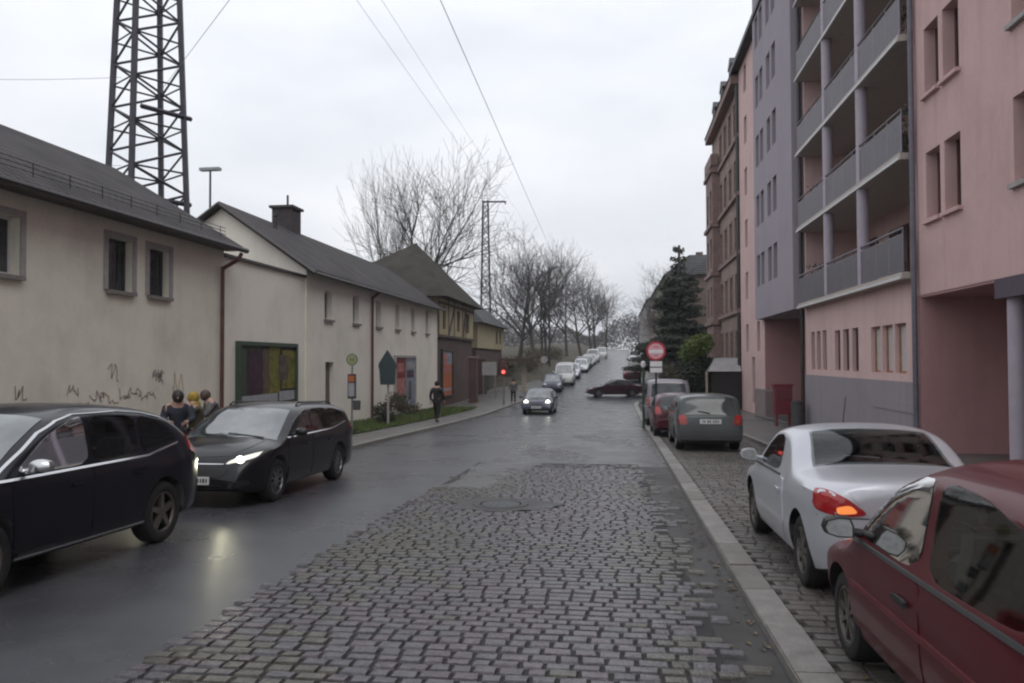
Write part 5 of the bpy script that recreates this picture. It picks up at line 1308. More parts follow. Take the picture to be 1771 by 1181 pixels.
def mirror(shape, parent, x, z, sg, m, sz=(.11, .10, .13)):
    y = sg*shape.Y(x, z); mb = MB()
    prof = [(0, 0), (.55, .02), (.9, .2), (1, .5), (.9, .85), (.5, 1), (.1, .95), (0, .6)]
    vs = []
    for k, sc in ((0, .92), (.6, 1), (1, .62)):
        for u, v in prof:
            vs.append((x-sz[0]*.5+sz[0]*k+(.0), y+sg*(.07+u*sz[1]*1.75*(sc if k == 1 else 1)), z+.0+(v-.15)*sz[2]*sc+(1-sc)*.03))
    n = len(prof); mb.add(vs, [tuple(range(n)), tuple(range(3*n-1, 2*n-1, -1))]+[(r*n+i, r*n+(i+1) % n, (r+1)*n+(i+1) % n, (r+1)*n+i) for r in range(2) for i in range(n)])
    mb.tube((x+.02, y-sg*.01, z-.005), (x+.01, y+sg*.10, z+.02), .028, .022, 8)
    o = link('wing_mirror', mb.mesh('wing_mirror', m, True, 50), parent)
    g = MB(); q = [(x-sz[0]*.5-.003, p[1], p[2]) for p in vs[:n]]; ce = (sum(p[1] for p in q)/n, sum(p[2] for p in q)/n)
    g.add([(p[0], ce[0]+(p[1]-ce[0])*.86, ce[1]+(p[2]-ce[1])*.86) for p in q], [tuple(range(n))]); link('mirror_glass', g.mesh('mirror_glass', M['mirrorglass']), o)
    return o
def car(name, label, sp, pos, heading, paint, group=None, detail=2, **kw):
    """heading: +1 faces up the street, -1 faces the camera; pos = (x, y[, lift])"""
    sh = Shape(sp); x, y = pos[0], pos[1]; lift = pos[2] if len(pos) > 2 else 0
    c = thing(name, label, 'car', (x, y, gz(y)+lift), 0, group)
    yaw = kw.get('yaw', 0.0)
    if abs(heading) == 1:
        c.rotation_euler = (0, -math.atan(slope(y))*heading, R(90 if heading > 0 else -90)+yaw)
    else: c.rotation_euler = (0, 0, yaw)
    r = sp['r']; xf, xr = sp['wf'], sp['wr']; W2 = sp['W']/2
    wl = [(xf, r, 1), (xf, r, -1), (xr, r, 1), (xr, r, -1)]
    link('body', sh.body('body', [paint, M['plastic_grey'] if kw.get('clad') else M['plastic'], M['cabin']], wl, r*1.13+.02, kw.get('zclad', .24), kw.get('cabin', False)), c)
    for xw, zw, sg in wl:
        wheel(c, xw, sg*(sh.ws(xw, r)-.012), r, sg, sp.get('rim', 'five'), kw.get('rimm', 'rim'), steer=0)
    gl = M[kw.get('glass', 'carglass')]
    for sg in (1, -1):
        for poly in sp['sidewin']:
            panel(sh, poly, 'side', .008, gl, 'window', c, sg, 2, .045, .016, .14)
        if detail > 1:
            for poly in sp.get('doors', []): 
                d = panel(sh, poly, 'side', .0045, paint, 'door', c, sg, 1, .08, .02, .06)
                hx = min(p[0] for p in poly)+.22; hz = sp['belt']-.13
                panel(sh, [(hx-.09, hz-.018), (hx+.09, hz-.018), (hx+.09, hz+.018), (hx-.09, hz+.018)], 'side', .028, M[kw.get('handle', 'plastic')] if kw.get('handle') else paint, 'handle', d, sg, 1, .1, .022)
            for poly in sp.get('strips', []): panel(sh, poly[0], 'side', .014, M[poly[1]], poly[2], c, sg, poly[3] if len(poly) > 3 else 0, .1, .016)
        mirror(sh, c, sp['mir'][0], sp['mir'][1], sg, M[kw['mirm']] if kw.get('mirm') else paint)
    screen(sh, *sp['ws'], M['clearglass'] if kw.get('cabin') and not kw.get('screen') else M['screenglass'], 'windscreen', c)
    if sp.get('rw'): screen(sh, *sp['rw'], gl, 'rear_window', c, crown=sp.get('rwc', .03))
    for sg in (1, -1):
        mh_ = lambda poly: [(a*sg, b) for a, b in poly]
        if sp.get('head'): 
            o = panel(sh, mh_(sp['head']), 'end', .010, M['clearlens'], 'headlight', c, 1, 2, .05, .03)
            if kw.get('lit'):
                o.data.materials[0] = M['lit_lens']
                hy, hz, hr = sp['lamp']; xx = sh.endx(hy*sg, hz, 1)
                mb = MB(); mb.lathe([(hr, -.02), (hr, .0), (hr*.7, .02), (0, .03)], 16, (xx+.012, hy*sg, hz), 'x'); link('lit_lamp', mb.mesh('lit_lamp', M['lamp_on'], True), o)
        if sp.get('tail'):
            o = panel(sh, mh_(sp['tail']), 'end', .012, M['redlens'], 'tail_light', c, -1, 2, .05, .03)
            if sp.get('tail_in'): panel(sh, mh_(sp['tail_in']), 'end', .016, M[kw.get('tail_inm', 'clearlens')], 'lamp_segment', o, -1, 2, .05, .01)
        if sp.get('tail_side'): panel(sh, sp['tail_side'], 'side', .010, M['redlens'], 'tail_light_side', c, sg, 1, .05, .02)
        if sp.get('fog'): panel(sh, mh_(sp['fog']), 'end', .006, M['plastic'], 'fog_lamp_recess', c, 1, 2, .06, .01)
    if sp.get('grille'): panel(sh, sp['grille'], 'end', .008, M['plastic'], 'grille', c, 1, 2, .06, .02)
    if sp.get('intake'): panel(sh, sp['intake'], 'end', .007, M['plastic'], 'lower_grille', c, 1, 2, .08, .015)
    if sp.get('grille_bar'): panel(sh, sp['grille_bar'], 'end', .014, M['chrome'], 'grille_bar', c, 1, 1, .08, .008)
    if sp.get('rearbump'): panel(sh, sp['rearbump'], 'end', .018, M['plastic_grey'], 'rear_bumper_strip', c, -1, 1, .06, .03)
    if kw.get('cabin'):
        for sx_, rows_ in ((kw['cabin'][0], (.36, -.36)), (kw['cabin'][1], (.40, -.40))) if len(kw['cabin']) > 1 else ((kw['cabin'][0], (.36, -.36)),):
            for sy in rows_:
                sb = MB(); zz_ = sp['belt']-.40
                sb.add([(sx_+a, sy+b*.23*(1-.25*(c_ > .5)), zz_+c_) for c_ in (0, .55, .62) for a, b in ((-.10-.28*c_, -1), (.02-.26*c_, -1), (.02-.26*c_, 1), (-.10-.28*c_, 1))], [(3,2,1,0),(8,9,10,11)]+[(r_*4+k, r_*4+(k+1) % 4, (r_+1)*4+(k+1) % 4, (r_+1)*4+k) for r_ in (0, 1) for k in range(4)])
                so = link('seat', sb.mesh('seat', M['seat'], True, 60), c)
                hb2 = MB(); hb2.lathe([(.0, -.13), (.055, -.13), (.07, -.10), (.07, .10), (.055, .13), (0, .13)], 12, (sx_-.26, sy, zz_+.74), 'y'); link('headrest', hb2.mesh('headrest', M['seat'], True), so)
        sw = MB(); ce_ = Vector((kw['cabin'][0]+.42, .36, sp['belt']+.02)); ax_ = Vector((-.85, 0, .5)).normalized(); u_ = Vector((0, 1, 0)); v_ = ax_.cross(u_)
        sw.path([tuple(ce_+(u_*math.cos(k*math.pi/12)+v_*math.sin(k*math.pi/12))*.18) for k in range(25)], .014, 6)
        sw.tube(tuple(ce_-u_*.17), tuple(ce_+u_*.17), .02); sw.tube(tuple(ce_), tuple(ce_-ax_*.25), .03); link('steering_wheel', sw.mesh('steering_wheel', M['plastic'], True), c)
    if detail > 0:
        plate(sh, c, sp['pf'], 1); plate(sh, c, sp['pr'], -1)
        mb = MB()
        x0, x1 = sp['ws'][0], sp['ws'][1]
        for ya, yb in ((.55, -.05), (.0, -.55)):
            xa = x0+.02; xb = x0+(x1-x0)*.10
            mb.tube((xa, ya*W2*1.2, sh.top(xa, ya*W2*1.2)+.02), (xb, yb*W2, sh.top(xb, yb*W2)+.018), .009, .006, 5)
            w_ = None
        link('wiper', mb.mesh('wiper', M['plastic']), c)
        if sp.get('rw'):
            x0, x1 = sp['rw'][0], sp['rw'][1]; mb = MB(); xb = x0+(x1-x0)*.15
            if kw.get('rear_wiper', True):
                mb.tube((x0+(x1-x0)*.02-.01, 0, sh.zt(x0+(x1-x0)*.02)+.02), (xb-.02, .30, sh.top(xb, .30)+.02), .010, .007, 5); link('rear_wiper', mb.mesh('rear_wiper', M['plastic']), c)
    if detail > 1 and sp.get('hood'): panel(sh, sp['hood'], 'top', .004, paint, 'bonnet', c, 1, 1, .08, .02, .08)
    if detail > 1 and sp.get('boot'): panel(sh, sp['boot'], 'end', .005, paint, 'boot_lid', c, -1, 1, .07, .02, .08)
    for q in kw.get('rails', []):
        for sg in (1, -1):
            mb = MB(); pts = [(xx, sg*W2*.66, sh.top(xx, W2*.66)+.03+dz) for xx, dz in q]; mb.path(pts, .016, 6); link('roof_rail', mb.mesh('roof_rail', M['plastic' if kw.get('darkrail') else 'chrome'], True), c)
    return c, sh
SUV = dict(L=4.37, W=1.84, r=.345, wf=1.31, wr=-1.30, belt=.98, zb=.25, rim='five',
  top=[(-2.185,.62),(-2.16,.95),(-2.08,1.08),(-1.72,1.38),(-1.48,1.50),(-1.0,1.585),(-.3,1.625),(.25,1.56),(.75,1.34),(1.12,1.12),(1.28,1.06),(1.7,1.0),(1.98,.90),(2.12,.74),(2.185,.52)],
  sidewin=[[(.98,1.03),(.52,1.33),(.14,1.475),(-.02,1.50),(-.02,1.03)], [(-.10,1.03),(-.10,1.50),(-.85,1.475),(-.85,1.05)], [(-.92,1.055),(-.92,1.47),(-1.30,1.40),(-1.52,1.27),(-1.60,1.16)]],
  doors=[[(1.02,.98),(.98,.36),(.0,.34),(-.03,.99)], [(-.06,.99),(-.03,.34),(-.78,.36),(-1.02,.75),(-.95,1.01)]],
  strips=[([(1.25,.985),(1.25,1.005),(-1.0,1.035),(-1.62,1.13),(-1.60,1.11),(-1.0,1.015)], 'chrome', 'window_trim'),
          ([(1.12,1.035),(.86,1.19),(.55,1.368),(.30,1.468),(.05,1.522),(-.6,1.530),(-1.0,1.497),(-1.35,1.43),(-1.35,1.437),(-1.0,1.504),(-.6,1.537),(.05,1.529),(.305,1.475),(.555,1.375),(.865,1.197),(1.128,1.038)], 'chrome', 'roof_trim'),
          ([(.95,.29),(.95,.31),(-.92,.31),(-.92,.29)], 'chrome', 'sill_trim')],
  ws=(1.24,.36,.90,.84), rw=(-2.05,-1.56,.86,.80), mir=(.82,1.05), head=[(.42,.72),(.86,.82),(.88,.92),(.62,.88)], tail=[(.50,.98),(.90,.96),(.86,1.24),(.74,1.22)], tail_side=[(-1.84,1.0),(-2.10,.95),(-2.12,1.03),(-1.98,1.15),(-1.84,1.24)],
  grille=[(-.5,.42),(.5,.42),(.45,.66),(-.45,.66)], pf=.45, pr=.86, hood=None)
EST = dict(L=4.55, W=1.82, r=.325, wf=1.36, wr=-1.29, belt=.93, zb=.20, rim='ten', tum=.28, fk=.30,
  top=[(-2.275,.60),(-2.25,.90),(-2.12,1.02),(-1.88,1.34),(-1.74,1.40),(-1.0,1.47),(-.2,1.48),(.25,1.42),(.75,1.20),(1.12,1.02),(1.26,.97),(1.7,.89),(2.05,.76),(2.2,.62),(2.275,.42)],
  sidewin=[[(.98,.97),(.55,1.21),(.18,1.335),(.0,1.36),(.0,.97)], [(-.07,.97),(-.07,1.365),(-.84,1.36),(-.90,1.0)], [(-.97,1.005),(-.92,1.355),(-1.40,1.31),(-1.74,1.16),(-1.70,1.09)]],
  doors=[[(1.04,.93),(1.0,.30),(.06,.28),(.02,.94)], [(-.01,.94),(.03,.28),(-.80,.32),(-1.0,.62),(-.96,.96)]],
  strips=[([(1.02,.945),(1.02,.958),(-1.0,.985),(-1.72,1.075),(-1.72,1.06),(-1.0,.97)], 'chrome', 'window_trim')],
  ws=(1.24,.36,.90,.82), rw=(-2.13,-1.78,.84,.78), mir=(.78,.98), head=[(.44,.635),(.80,.715),(.87,.81),(.74,.78),(.50,.70)], lamp=(.63,.695,.06), tail=[(.55,.86),(.86,.84),(.84,1.02),(.6,1.0)], tail_side=[(-1.95,.90),(-2.18,.86),(-2.16,.96),(-1.98,1.06)],
  grille=[(-.44,.46),(.44,.46),(.52,.60),(-.52,.60)], grille_bar=[(-.42,.64),(.42,.64),(.44,.655),(-.44,.655)], intake=[(-.5,.26),(.5,.26),(.46,.36),(-.46,.36)], fog=[(.52,.30),(.78,.34),(.76,.42),(.56,.40)], pf=.415, pr=.72,
  hood=[(1.30,-.66),(1.30,.66),(1.75,.63),(2.06,.45),(2.10,0),(2.06,-.45),(1.75,-.63)])
RED = dict(L=3.73, W=1.61, r=.277, wf=1.13, wr=-1.31, belt=.82, zb=.20, rim='steel', tum=.30, fk=.2, rr=.16, p=2.3,
  top=[(-1.865,.58),(-1.84,.84),(-1.76,.96),(-1.46,1.27),(-1.28,1.35),(-.6,1.415),(-.05,1.41),(.33,1.32),(.72,1.06),(.95,.88),(1.05,.84),(1.4,.78),(1.66,.70),(1.8,.59),(1.865,.44)],
  sidewin=[[(.80,.865),(.42,1.18),(.14,1.295),(-.10,1.305),(-.16,.855)], [(-.27,.855),(-.20,1.305),(-.62,1.29),(-1.08,1.20),(-1.28,1.06),(-1.30,.94),(-1.1,.865)]],
  doors=[[(.90,.83),(.88,.30),(-.12,.28),(-.26,.34),(-.24,.825)]],
  strips=[([(.88,.825),(.88,.842),(-1.30,.842),(-1.30,.825)], 'plastic', 'window_seal'), ([(.82,.555),(.82,.585),(-.98,.585),(-.98,.555)], 'maroon', 'rub_strip'),
          ],
  ws=(.99,.30,.88,.80), rw=(-1.75,-1.36,.84,.78), mir=(.72,.875), head=[(.44,.60),(.72,.62),(.72,.74),(.48,.73)], tail=[(.54,.72),(.76,.72),(.74,.98),(.62,.98)], grille=[(-.3,.52),(.3,.52),(.3,.6),(-.3,.6)], pf=.40, pr=.62)
SIL = dict(L=3.92, W=1.69, r=.305, wf=1.19, wr=-1.26, belt=.87, zb=.19, rim='seven', tum=.34, fk=.30, bk=.20, rr=.13, p=2.5,
  top=[(-1.96,.54),(-1.948,.90),(-1.905,.985),(-1.75,1.01),(-1.2,1.025),(-.96,1.035),(-.84,1.08),(-.58,1.265),(-.40,1.335),(-.1,1.365),(.2,1.34),(.55,1.18),(.85,.98),(1.02,.90),(1.4,.82),(1.7,.70),(1.88,.54),(1.96,.40)],
  sidewin=[[(.66,.905),(.36,1.12),(.12,1.225),(-.10,1.25),(-.27,1.20),(-.36,.905)]],
  doors=[[(.86,.86),(.82,.28),(-.55,.26),(-.68,.45),(-.62,.87)]],
  strips=[([(.9,.875),(.9,.888),(-.5,.888),(-.5,.875)], 'plastic', 'window_seal')],
  ws=(.98,.30,.88,.80), rw=(-.94,-.44,.80,.78), rwc=.05, mir=(.62,.93), head=[(.42,.58),(.74,.66),(.78,.78),(.52,.70)], tail=[(.44,.735),(.60,.715),(.80,.735),(.815,.82),(.80,.905),(.72,.92),(.60,.86)],
  tail_in=[(.52,.745),(.68,.735),(.69,.79),(.58,.81)], tail_side=[(-1.74,.84),(-1.77,.77),(-1.88,.735),(-1.91,.89),(-1.80,.90)], grille=[(-.4,.34),(.4,.34),(.4,.46),(-.4,.46)], pf=.38, pr=.47,
  boot=[(-.42,.69),(.42,.69),(.60,.93),(-.60,.93)])
GRY = dict(L=4.24, W=1.66, r=.295, wf=1.28, wr=-1.20, belt=.90, zb=.20, rim='steel', tum=.22, rr=.14, bk=.09,
  top=[(-2.12,.58),(-2.10,.86),(-2.04,.95),(-1.86,1.32),(-1.76,1.39),(-1.2,1.44),(-.2,1.45),(.2,1.40),(.62,1.16),(.95,.96),(1.08,.92),(1.6,.85),(1.9,.74),(2.05,.62),(2.12,.45)],
  sidewin=[[(.8,.94),(.45,1.20),(.16,1.32),(-.04,1.34),(-.06,.94)], [(-.12,.94),(-.10,1.345),(-.86,1.335),(-.92,.95)], [(-1.0,.95),(-.95,1.33),(-1.62,1.28),(-1.76,1.0)]],
  doors=[[(.9,.90),(.88,.30),(-.04,.28),(-.08,.90)], [(-.11,.90),(-.07,.28),(-.76,.32),(-.94,.62),(-.94,.91)]],
  ws=(1.04,.28,.88,.82), rw=(-2.05,-1.80,.85,.80), mir=(.66,.97), head=[(.42,.62),(.74,.64),(.76,.76),(.48,.75)], tail=[(.54,.68),(.79,.68),(.77,.92),(.60,.92)], tail_in=[(.60,.72),(.70,.72),(.70,.79),(.60,.79)], grille=[(-.38,.54),(.38,.54),(.38,.66),(-.38,.66)], pf=.42, pr=.76,
  rearbump=[(-.78,.40),(.78,.40),(.78,.52),(-.78,.52)])
HAT = dict(RED); HAT.update(L=3.9, W=1.66, belt=.85, sidewin=[[(.72,.945),(.40,1.20),(.14,1.295),(-.02,1.305),(-.04,.935)], [(-.10,.935),(-.08,1.305),(-.62,1.29),(-.72,.94)], [(-.80,.945),(-.72,1.28),(-1.08,1.20),(-1.28,1.06)]], strips=[])
SED = dict(L=4.4, W=1.74, r=.31, wf=1.32, wr=-1.28, belt=.90, zb=.20, rim='seven', tum=.30,
  top=[(-2.2,.56),(-2.17,.82),(-2.08,.93),(-1.6,.99),(-1.45,1.02),(-1.0,1.30),(-.7,1.39),(-.2,1.42),(.15,1.38),(.62,1.16),(1.0,.96),(1.15,.91),(1.6,.85),(1.95,.74),(2.12,.60),(2.2,.42)],
  sidewin=[[(.84,.94),(.46,1.18),(.18,1.29),(-.02,1.31),(-.04,.94)], [(-.10,.94),(-.08,1.31),(-.62,1.285),(-.98,1.10),(-1.1,.96)]], doors=[[(.94,.9),(.92,.3),(-.02,.28),(-.06,.9)], [(-.09,.9),(-.05,.28),(-.8,.32),(-1.0,.62),(-.98,.92)]],
  ws=(1.10,.24,.88,.80), rw=(-1.46,-.86,.82,.78), mir=(.70,.96), head=[(.46,.62),(.78,.64),(.80,.77),(.50,.74)], lamp=(.63,.69,.085), tail=[(.5,.72),(.80,.72),(.79,.90),(.54,.90)], grille=[(-.36,.56),(.36,.56),(.38,.70),(-.38,.70)], intake=[(-.6,.26),(.6,.26),(.55,.38),(-.55,.38)], pf=.45, pr=.70)
VAN = dict(L=4.4, W=1.82, r=.32, wf=1.38, wr=-1.30, belt=1.10, zb=.24, rim='steel', tum=.14, rr=.16, bk=.06,
  top=[(-2.2,.70),(-2.18,1.05),(-2.12,1.25),(-2.03,1.72),(-1.9,1.86),(-1.2,1.90),(.1,1.90),(.5,1.80),(.95,1.40),(1.25,1.16),(1.4,1.10),(1.8,.98),(2.05,.84),(2.16,.68),(2.2,.5)],
  sidewin=[[(1.12,1.15),(.80,1.45),(.45,1.70),(.2,1.74),(.2,1.14)], [(.12,1.14),(.12,1.74),(-.85,1.74),(-.85,1.14)], [(-.95,1.14),(-.95,1.74),(-1.85,1.70),(-1.95,1.16)]], doors=[[(1.2,1.08),(1.15,.34),(.2,.32),(.16,1.09)]],
  ws=(1.34,.56,.88,.82), rw=(-2.13,-2.02,.84,.82), rwc=.01, mir=(.95,1.18), head=[(.46,.72),(.80,.76),(.82,.92),(.52,.88)], tail=[(.74,.85),(.88,.85),(.87,1.22),(.76,1.22)], pf=.5, pr=.82)
P_ = {'black': paintmat('black_car_paint', (.008, .008, .011), dirt=.12), 'navy': paintmat('blue_black_car_paint', (.007, .007, .013), dirt=.1), 'red': paintmat('dull_red_car_paint', (.085, .008, .013), dirt=.35, rough=.45),
      'silver': paintmat('silver_car_paint', (.56, .57, .61), metal=.35, dirt=.12), 'grey': paintmat('grey_green_car_paint', (.075, .085, .085), metal=.3, dirt=.5), 'wine': paintmat('wine_red_car_paint', (.07, .008, .018), dirt=.3),
      'lilac': paintmat('lilac_silver_van_paint', (.27, .245, .275), metal=.3, dirt=.4), 'blue': paintmat('slate_blue_car_paint', (.05, .055, .085), metal=.2, dirt=.3), 'white': paintmat('white_car_paint', (.5, .5, .5), dirt=.35), 'plum': paintmat('dark_plum_car_paint', (.035, .010, .02), dirt=.3)}
SU, _ = car('suv', 'dark blue black family suv with bright window trim, cut off by the left edge', SUV, (-6.10, 7.13), -1, P_['navy'], rimm='rim_dull', zclad=.32, mirm='chrome', glass='clearglass', cabin=(.05, -.9), screen=True)
ES, _ = car('estate_car', 'black estate car with its headlight lit, waiting behind the suv', EST, (-6.09, 12.85), -1, P_['black'], lit=True, rails=[[(.05, -.02), (-.05, .012), (-1.45, .012), (-1.55, -.02)]], darkrail=True, zclad=.22, glass='clearglass', cabin=(.0, -.95), screen=True)
RC, _ = car('hatchback', 'dull red three door hatchback parked at the right edge of the picture', RED, (2.22, 4.22, .06), 1, P_['red'], mirm='plastic', rimm='rim_dull', handle='plastic', glass='clearglass', cabin=(.05, -.95))
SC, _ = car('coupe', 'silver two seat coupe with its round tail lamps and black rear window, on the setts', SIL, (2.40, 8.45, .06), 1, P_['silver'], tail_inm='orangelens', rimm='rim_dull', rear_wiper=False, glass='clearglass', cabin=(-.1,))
GC, _ = car('estate_car', 'grey green older estate car seen from behind, parked ahead of the silver coupe', GRY, (2.28, 22.0, .06), 1, P_['grey'], tail_inm='dull_orange', zclad=.40, clad=True, glass='carglass_lite')
car('hatchback', 'small wine red hatchback mostly hidden by the grey green estate car', HAT, (1.93, 27.0, .06), 1, P_['wine'])
car('van', 'tall lilac silver van parked behind the small wine red hatchback', VAN, (2.0, 33.6, .06), 1, P_['lilac'], glass='carglass_lite')
car('hatchback', 'slate blue oncoming car with both headlamps lit, in the left lane', dict(HAT, W=1.76, L=4.1, lamp=(.60, .68, .095)), (-4.40, 44.3), -1, P_['blue'], lit=True, glass='carglass_lite')
car('saloon_car', 'dark plum saloon turning across the street at the junction', SED, (-.25, 61.5, -.02), 0, P_['plum'], yaw=R(188), glass='carglass_lite')
far = [(HAT, -6.25, 66.5, 'blue', -1, 'dark blue grey car first in the left row beyond the yellow house'), (VAN, -6.0, 72.5, 'white', -1, 'pale boxy car second in the left row beyond the yellow house'), (SED, -6.1, 79, 'silver', -1, 'silver car third in the left row, just before the gap'),
       (HAT, -6.0, 87, 'silver', -1, 'silver car first in the upper left row at the gap in the trees'), (EST, -6.1, 93, 'grey', -1, 'grey estate second in the upper left row'), (HAT, -6.0, 99, 'white', -1, 'white small car third in the upper left row'), (SED, -6.0, 105.5, 'silver', -1, 'silver saloon fourth in the upper left row'),
       (VAN, -5.9, 113, 'white', -1, 'white van fifth in the upper left row'), (VAN, -5.4, 132, 'white', -1, 'white van highest in the upper left row near the crest')]
for sp, x, y, pt, hd, lb in far: car('parked_car', lb, sp, (x+cx(y), y, 0), hd, P_[pt], 'cars parked up the left side', detail=0)
for sp, x, y, pt, hd, lb in [(SED, .0, 76, 'wine', 1, 'dark red car waiting just above the junction on the right'), (HAT, -.1, 96, 'white', 1, 'pale car parked uphill of the dark red one on the right'), (EST, .2, 118, 'blue', 1, 'blue grey car parked highest on the right side'), (VAN, .0, 108, 'silver', 1, 'silver van parked on the right below the crest')]:
    car('parked_car', lb, sp, (x+cx(y), y, 0), hd, P_[pt], 'cars parked up the right side', detail=0)
# silver coupe extras: third brake light and emblem on the boot
mb = MB(); shp = Shape(SIL)
xx = shp.endx(0, .905, -1)
panel(shp, [(-.16, .895), (.16, .895), (.15, .915), (-.15, .915)], 'end', .012, M['redlens'], 'high_brake_light', SC, -1, 1, .05, .02)
for sg in (1, -1): panel(shp, [(.44*sg, .700), (.80*sg, .700), (.80*sg, .708), (.44*sg, .708)], 'end', .004, M['plastic'], 'bumper_seam', SC, -1, 0, .05, .004)
mb = MB(); mb.lathe([(.036, -.008), (.036, .0)], 18, (shp.endx(0, .83, -1)-.008, 0, .83), 'x'); link('boot_badge', mb.mesh('boot_badge', M['chrome'], True), SC)
mb = MB(); mb.tube((.35, .0, 1.33), (.22, 0, 1.62), .006, .003, 5); link('aerial', mb.mesh('aerial', M['plastic']), SC)
# interior hints are seen only through real glass; headlamp beams of the lit cars
def beam(parent, y, z, x, power):
    ld = bpy.data.lights.new('headlamp', 'SPOT'); ld.energy = power; ld.spot_size = R(62); ld.spot_blend = .8; ld.color = (1, .95, .66); ld.shadow_soft_size = .05
    o = bpy.data.objects.new('headlamp_beam', ld); C.objects.link(o); o.parent = parent; o.location = (x, y, z); o.rotation_euler = (0, R(-78), 0)
for sg in (1, -1): beam(ES, .63*sg, .70, 2.34, 22)
# ------------------------------------------------------------------ people
def skin_mesh(name, verts, edges, radii, m, sub=1, root=0):
    me = bpy.data.meshes.new(name); me.from_pydata(verts, edges, []); o = bpy.data.objects.new('tmp_skin', me); C.objects.link(o)
    md = o.modifiers.new('skin', 'SKIN'); md.use_smooth_shade = True
    for i, r in enumerate(radii):
        s = me.skin_vertices[0].data[i]; s.radius = (r, r) if not isinstance(r, tuple) else r; s.use_root = (i == root)
    if sub: sb = o.modifiers.new('sub', 'SUBSURF'); sb.levels = sub
    dg = bpy.context.evaluated_depsgraph_get(); dg.update()
    out_ = bpy.data.meshes.new_from_object(o.evaluated_get(dg)); bpy.data.objects.remove(o)
    out_.name = name; out_.materials.clear(); out_.materials.append(m)
    for p in out_.polygons: p.use_smooth = True
    return out_
def person(label, loc, rz, ht=1.72, coat='cloth_black', legs='cloth_jean', hair='hair', stride=.22, lean=0.0, head_drop=0.0, arms='down', hat=None, bag=None, group=None, scarf=None):
    t = thing('person', label, 'person', loc, rz, group); k = ht/1.72      # faces +x
    hx = lean*.55; V = lambda *q: tuple(c*k for c in q)
    hip, ch, nk = (0, 0, .92), (lean*.30, 0, 1.28), (lean*.48, 0, 1.46)
    hd = (lean*.60+.02+head_drop*.5, 0, 1.60-head_drop*.35)
    s = stride
    Lk, La, Lt = (s*.55+.03, .10, .50), (s, .10, .075), (s+.17, .105, .03)
    Rk, Ra, Rt = (-s*.25+.05, -.10, .49), (-s*.95, -.10, .10), (-s*.95+.15, -.105, .03)
    if arms == 'down':
        le, lh, re_, rh = (lean*.3-s*.35-.02, .25, 1.14), (lean*.3-s*.5+.08, .26, .88), (lean*.3+s*.3, -.25, 1.14), (lean*.3+s*.6+.1, -.26, .90)
    else:
        le, lh, re_, rh = (lean*.4+.12, .25, 1.17), (lean*.4+.36, .14, 1.12), (lean*.4+.12, -.25, 1.17), (lean*.4+.36, -.14, 1.14)
    ls, rs_ = (nk[0]-.02, .18, 1.40), (nk[0]-.02, -.18, 1.40)
    pts = [hip, ch, nk, hd, (.0, .09, .88), Lk, La, Lt, (.0, -.09, .88), Rk, Ra, Rt, ls, le, lh, rs_, re_, rh]
    ed = [(0,1),(1,2),(2,3),(0,4),(4,5),(5,6),(6,7),(0,8),(8,9),(9,10),(10,11),(2,12),(12,13),(13,14),(2,15),(15,16),(16,17)]
    rad = [.13,.145,.055,.085,.08,.055,.036,.03,.08,.055,.036,.03,.055,.042,.028,.055,.042,.028]
    fin = []
    for hand, el, sg in ((14, 13, 1), (17, 16, -1)):
        h = Vector(pts[hand]); d = (h-Vector(pts[el])).normalized(); sd = Vector((0, 1, 0))*sg; up_ = d.cross(sd).normalized()
        pal = len(pts); pts.append(tuple(h+d*.07)); rad.append(.026); ed.append((hand, pal))
        for j, ln in enumerate((.055, .062, .058, .045)):
            b = len(pts); o_ = up_*(.027-.018*j); pts += [tuple(h+d*.10+o_), tuple(h+d*(.10+ln)+o_+sd*-.012)]; rad += [.009, .0075]; ed += [(pal, b), (b, b+1)]
        b = len(pts); pts += [tuple(h+d*.05+up_*.045), tuple(h+d*.085+up_*.055)]; rad += [.010, .008]; ed += [(hand, b), (b, b+1)]
    link('body', skin_mesh('body', [V(*p) for p in pts], ed, [r*k for r in rad], M['skin']), t)
    # head details: nose, ears
    mb = MB(); H = Vector(hd)
    mb.lathe([(0, -.012), (.014, -.005), (.010, .02), (0, .028)], 8, (H.x+.098, 0, H.z-.01))
    mb.v = [V(*p) for p in mb.v]; mb.build('nose', M['skin'], t, smooth=True, world=False)
    for sg in (1, -1):
        mb = MB(); mb.lathe([(0, -.008), (.026, -.004), (.026, .004), (0, .008)], 10, (H.x-.01, sg*.088, H.z-.005), 'y'); mb.v = [V(*p) for p in mb.v]; mb.build('ear', M['skin'], t, smooth=True, world=False)
        mb = MB(); mb.lathe([(0, .0), (.010, .002), (0, .006)], 8, (H.x+.080, sg*.032, H.z+.018), 'x'); mb.v = [V(*p) for p in mb.v]; mb.build('eye', M['hair'], t, world=False)
    mb = MB(); mb.box(H.x+.078, H.x+.088, -.022, .022, H.z-.052, H.z-.046); mb.v = [V(*p) for p in mb.v]; mb.build('mouth', M['hair'], t, world=False)
    me = bpy.data.meshes.new('hair'); bm = bmesh.new(); bmesh.ops.create_icosphere(bm, subdivisions=3, radius=1)
    for v in bm.verts:
        c = v.co; v.co = Vector(((c.x*.112-.016+H.x), c.y*.104, c.z*.122+H.z+.022))
        if c.x > .45 and c.z < .45: v.co.x -= .06*(c.x)
        if c.z < -.3 and not hat: v.co.x -= .02; v.co.z -= .03
    for v in bm.verts: v.co *= k
    bm.to_mesh(me); bm.free(); me.materials.append(M[hat or hair])
    for p in me.polygons: p.use_smooth = True
    link('hat' if hat else 'hair', me, t)
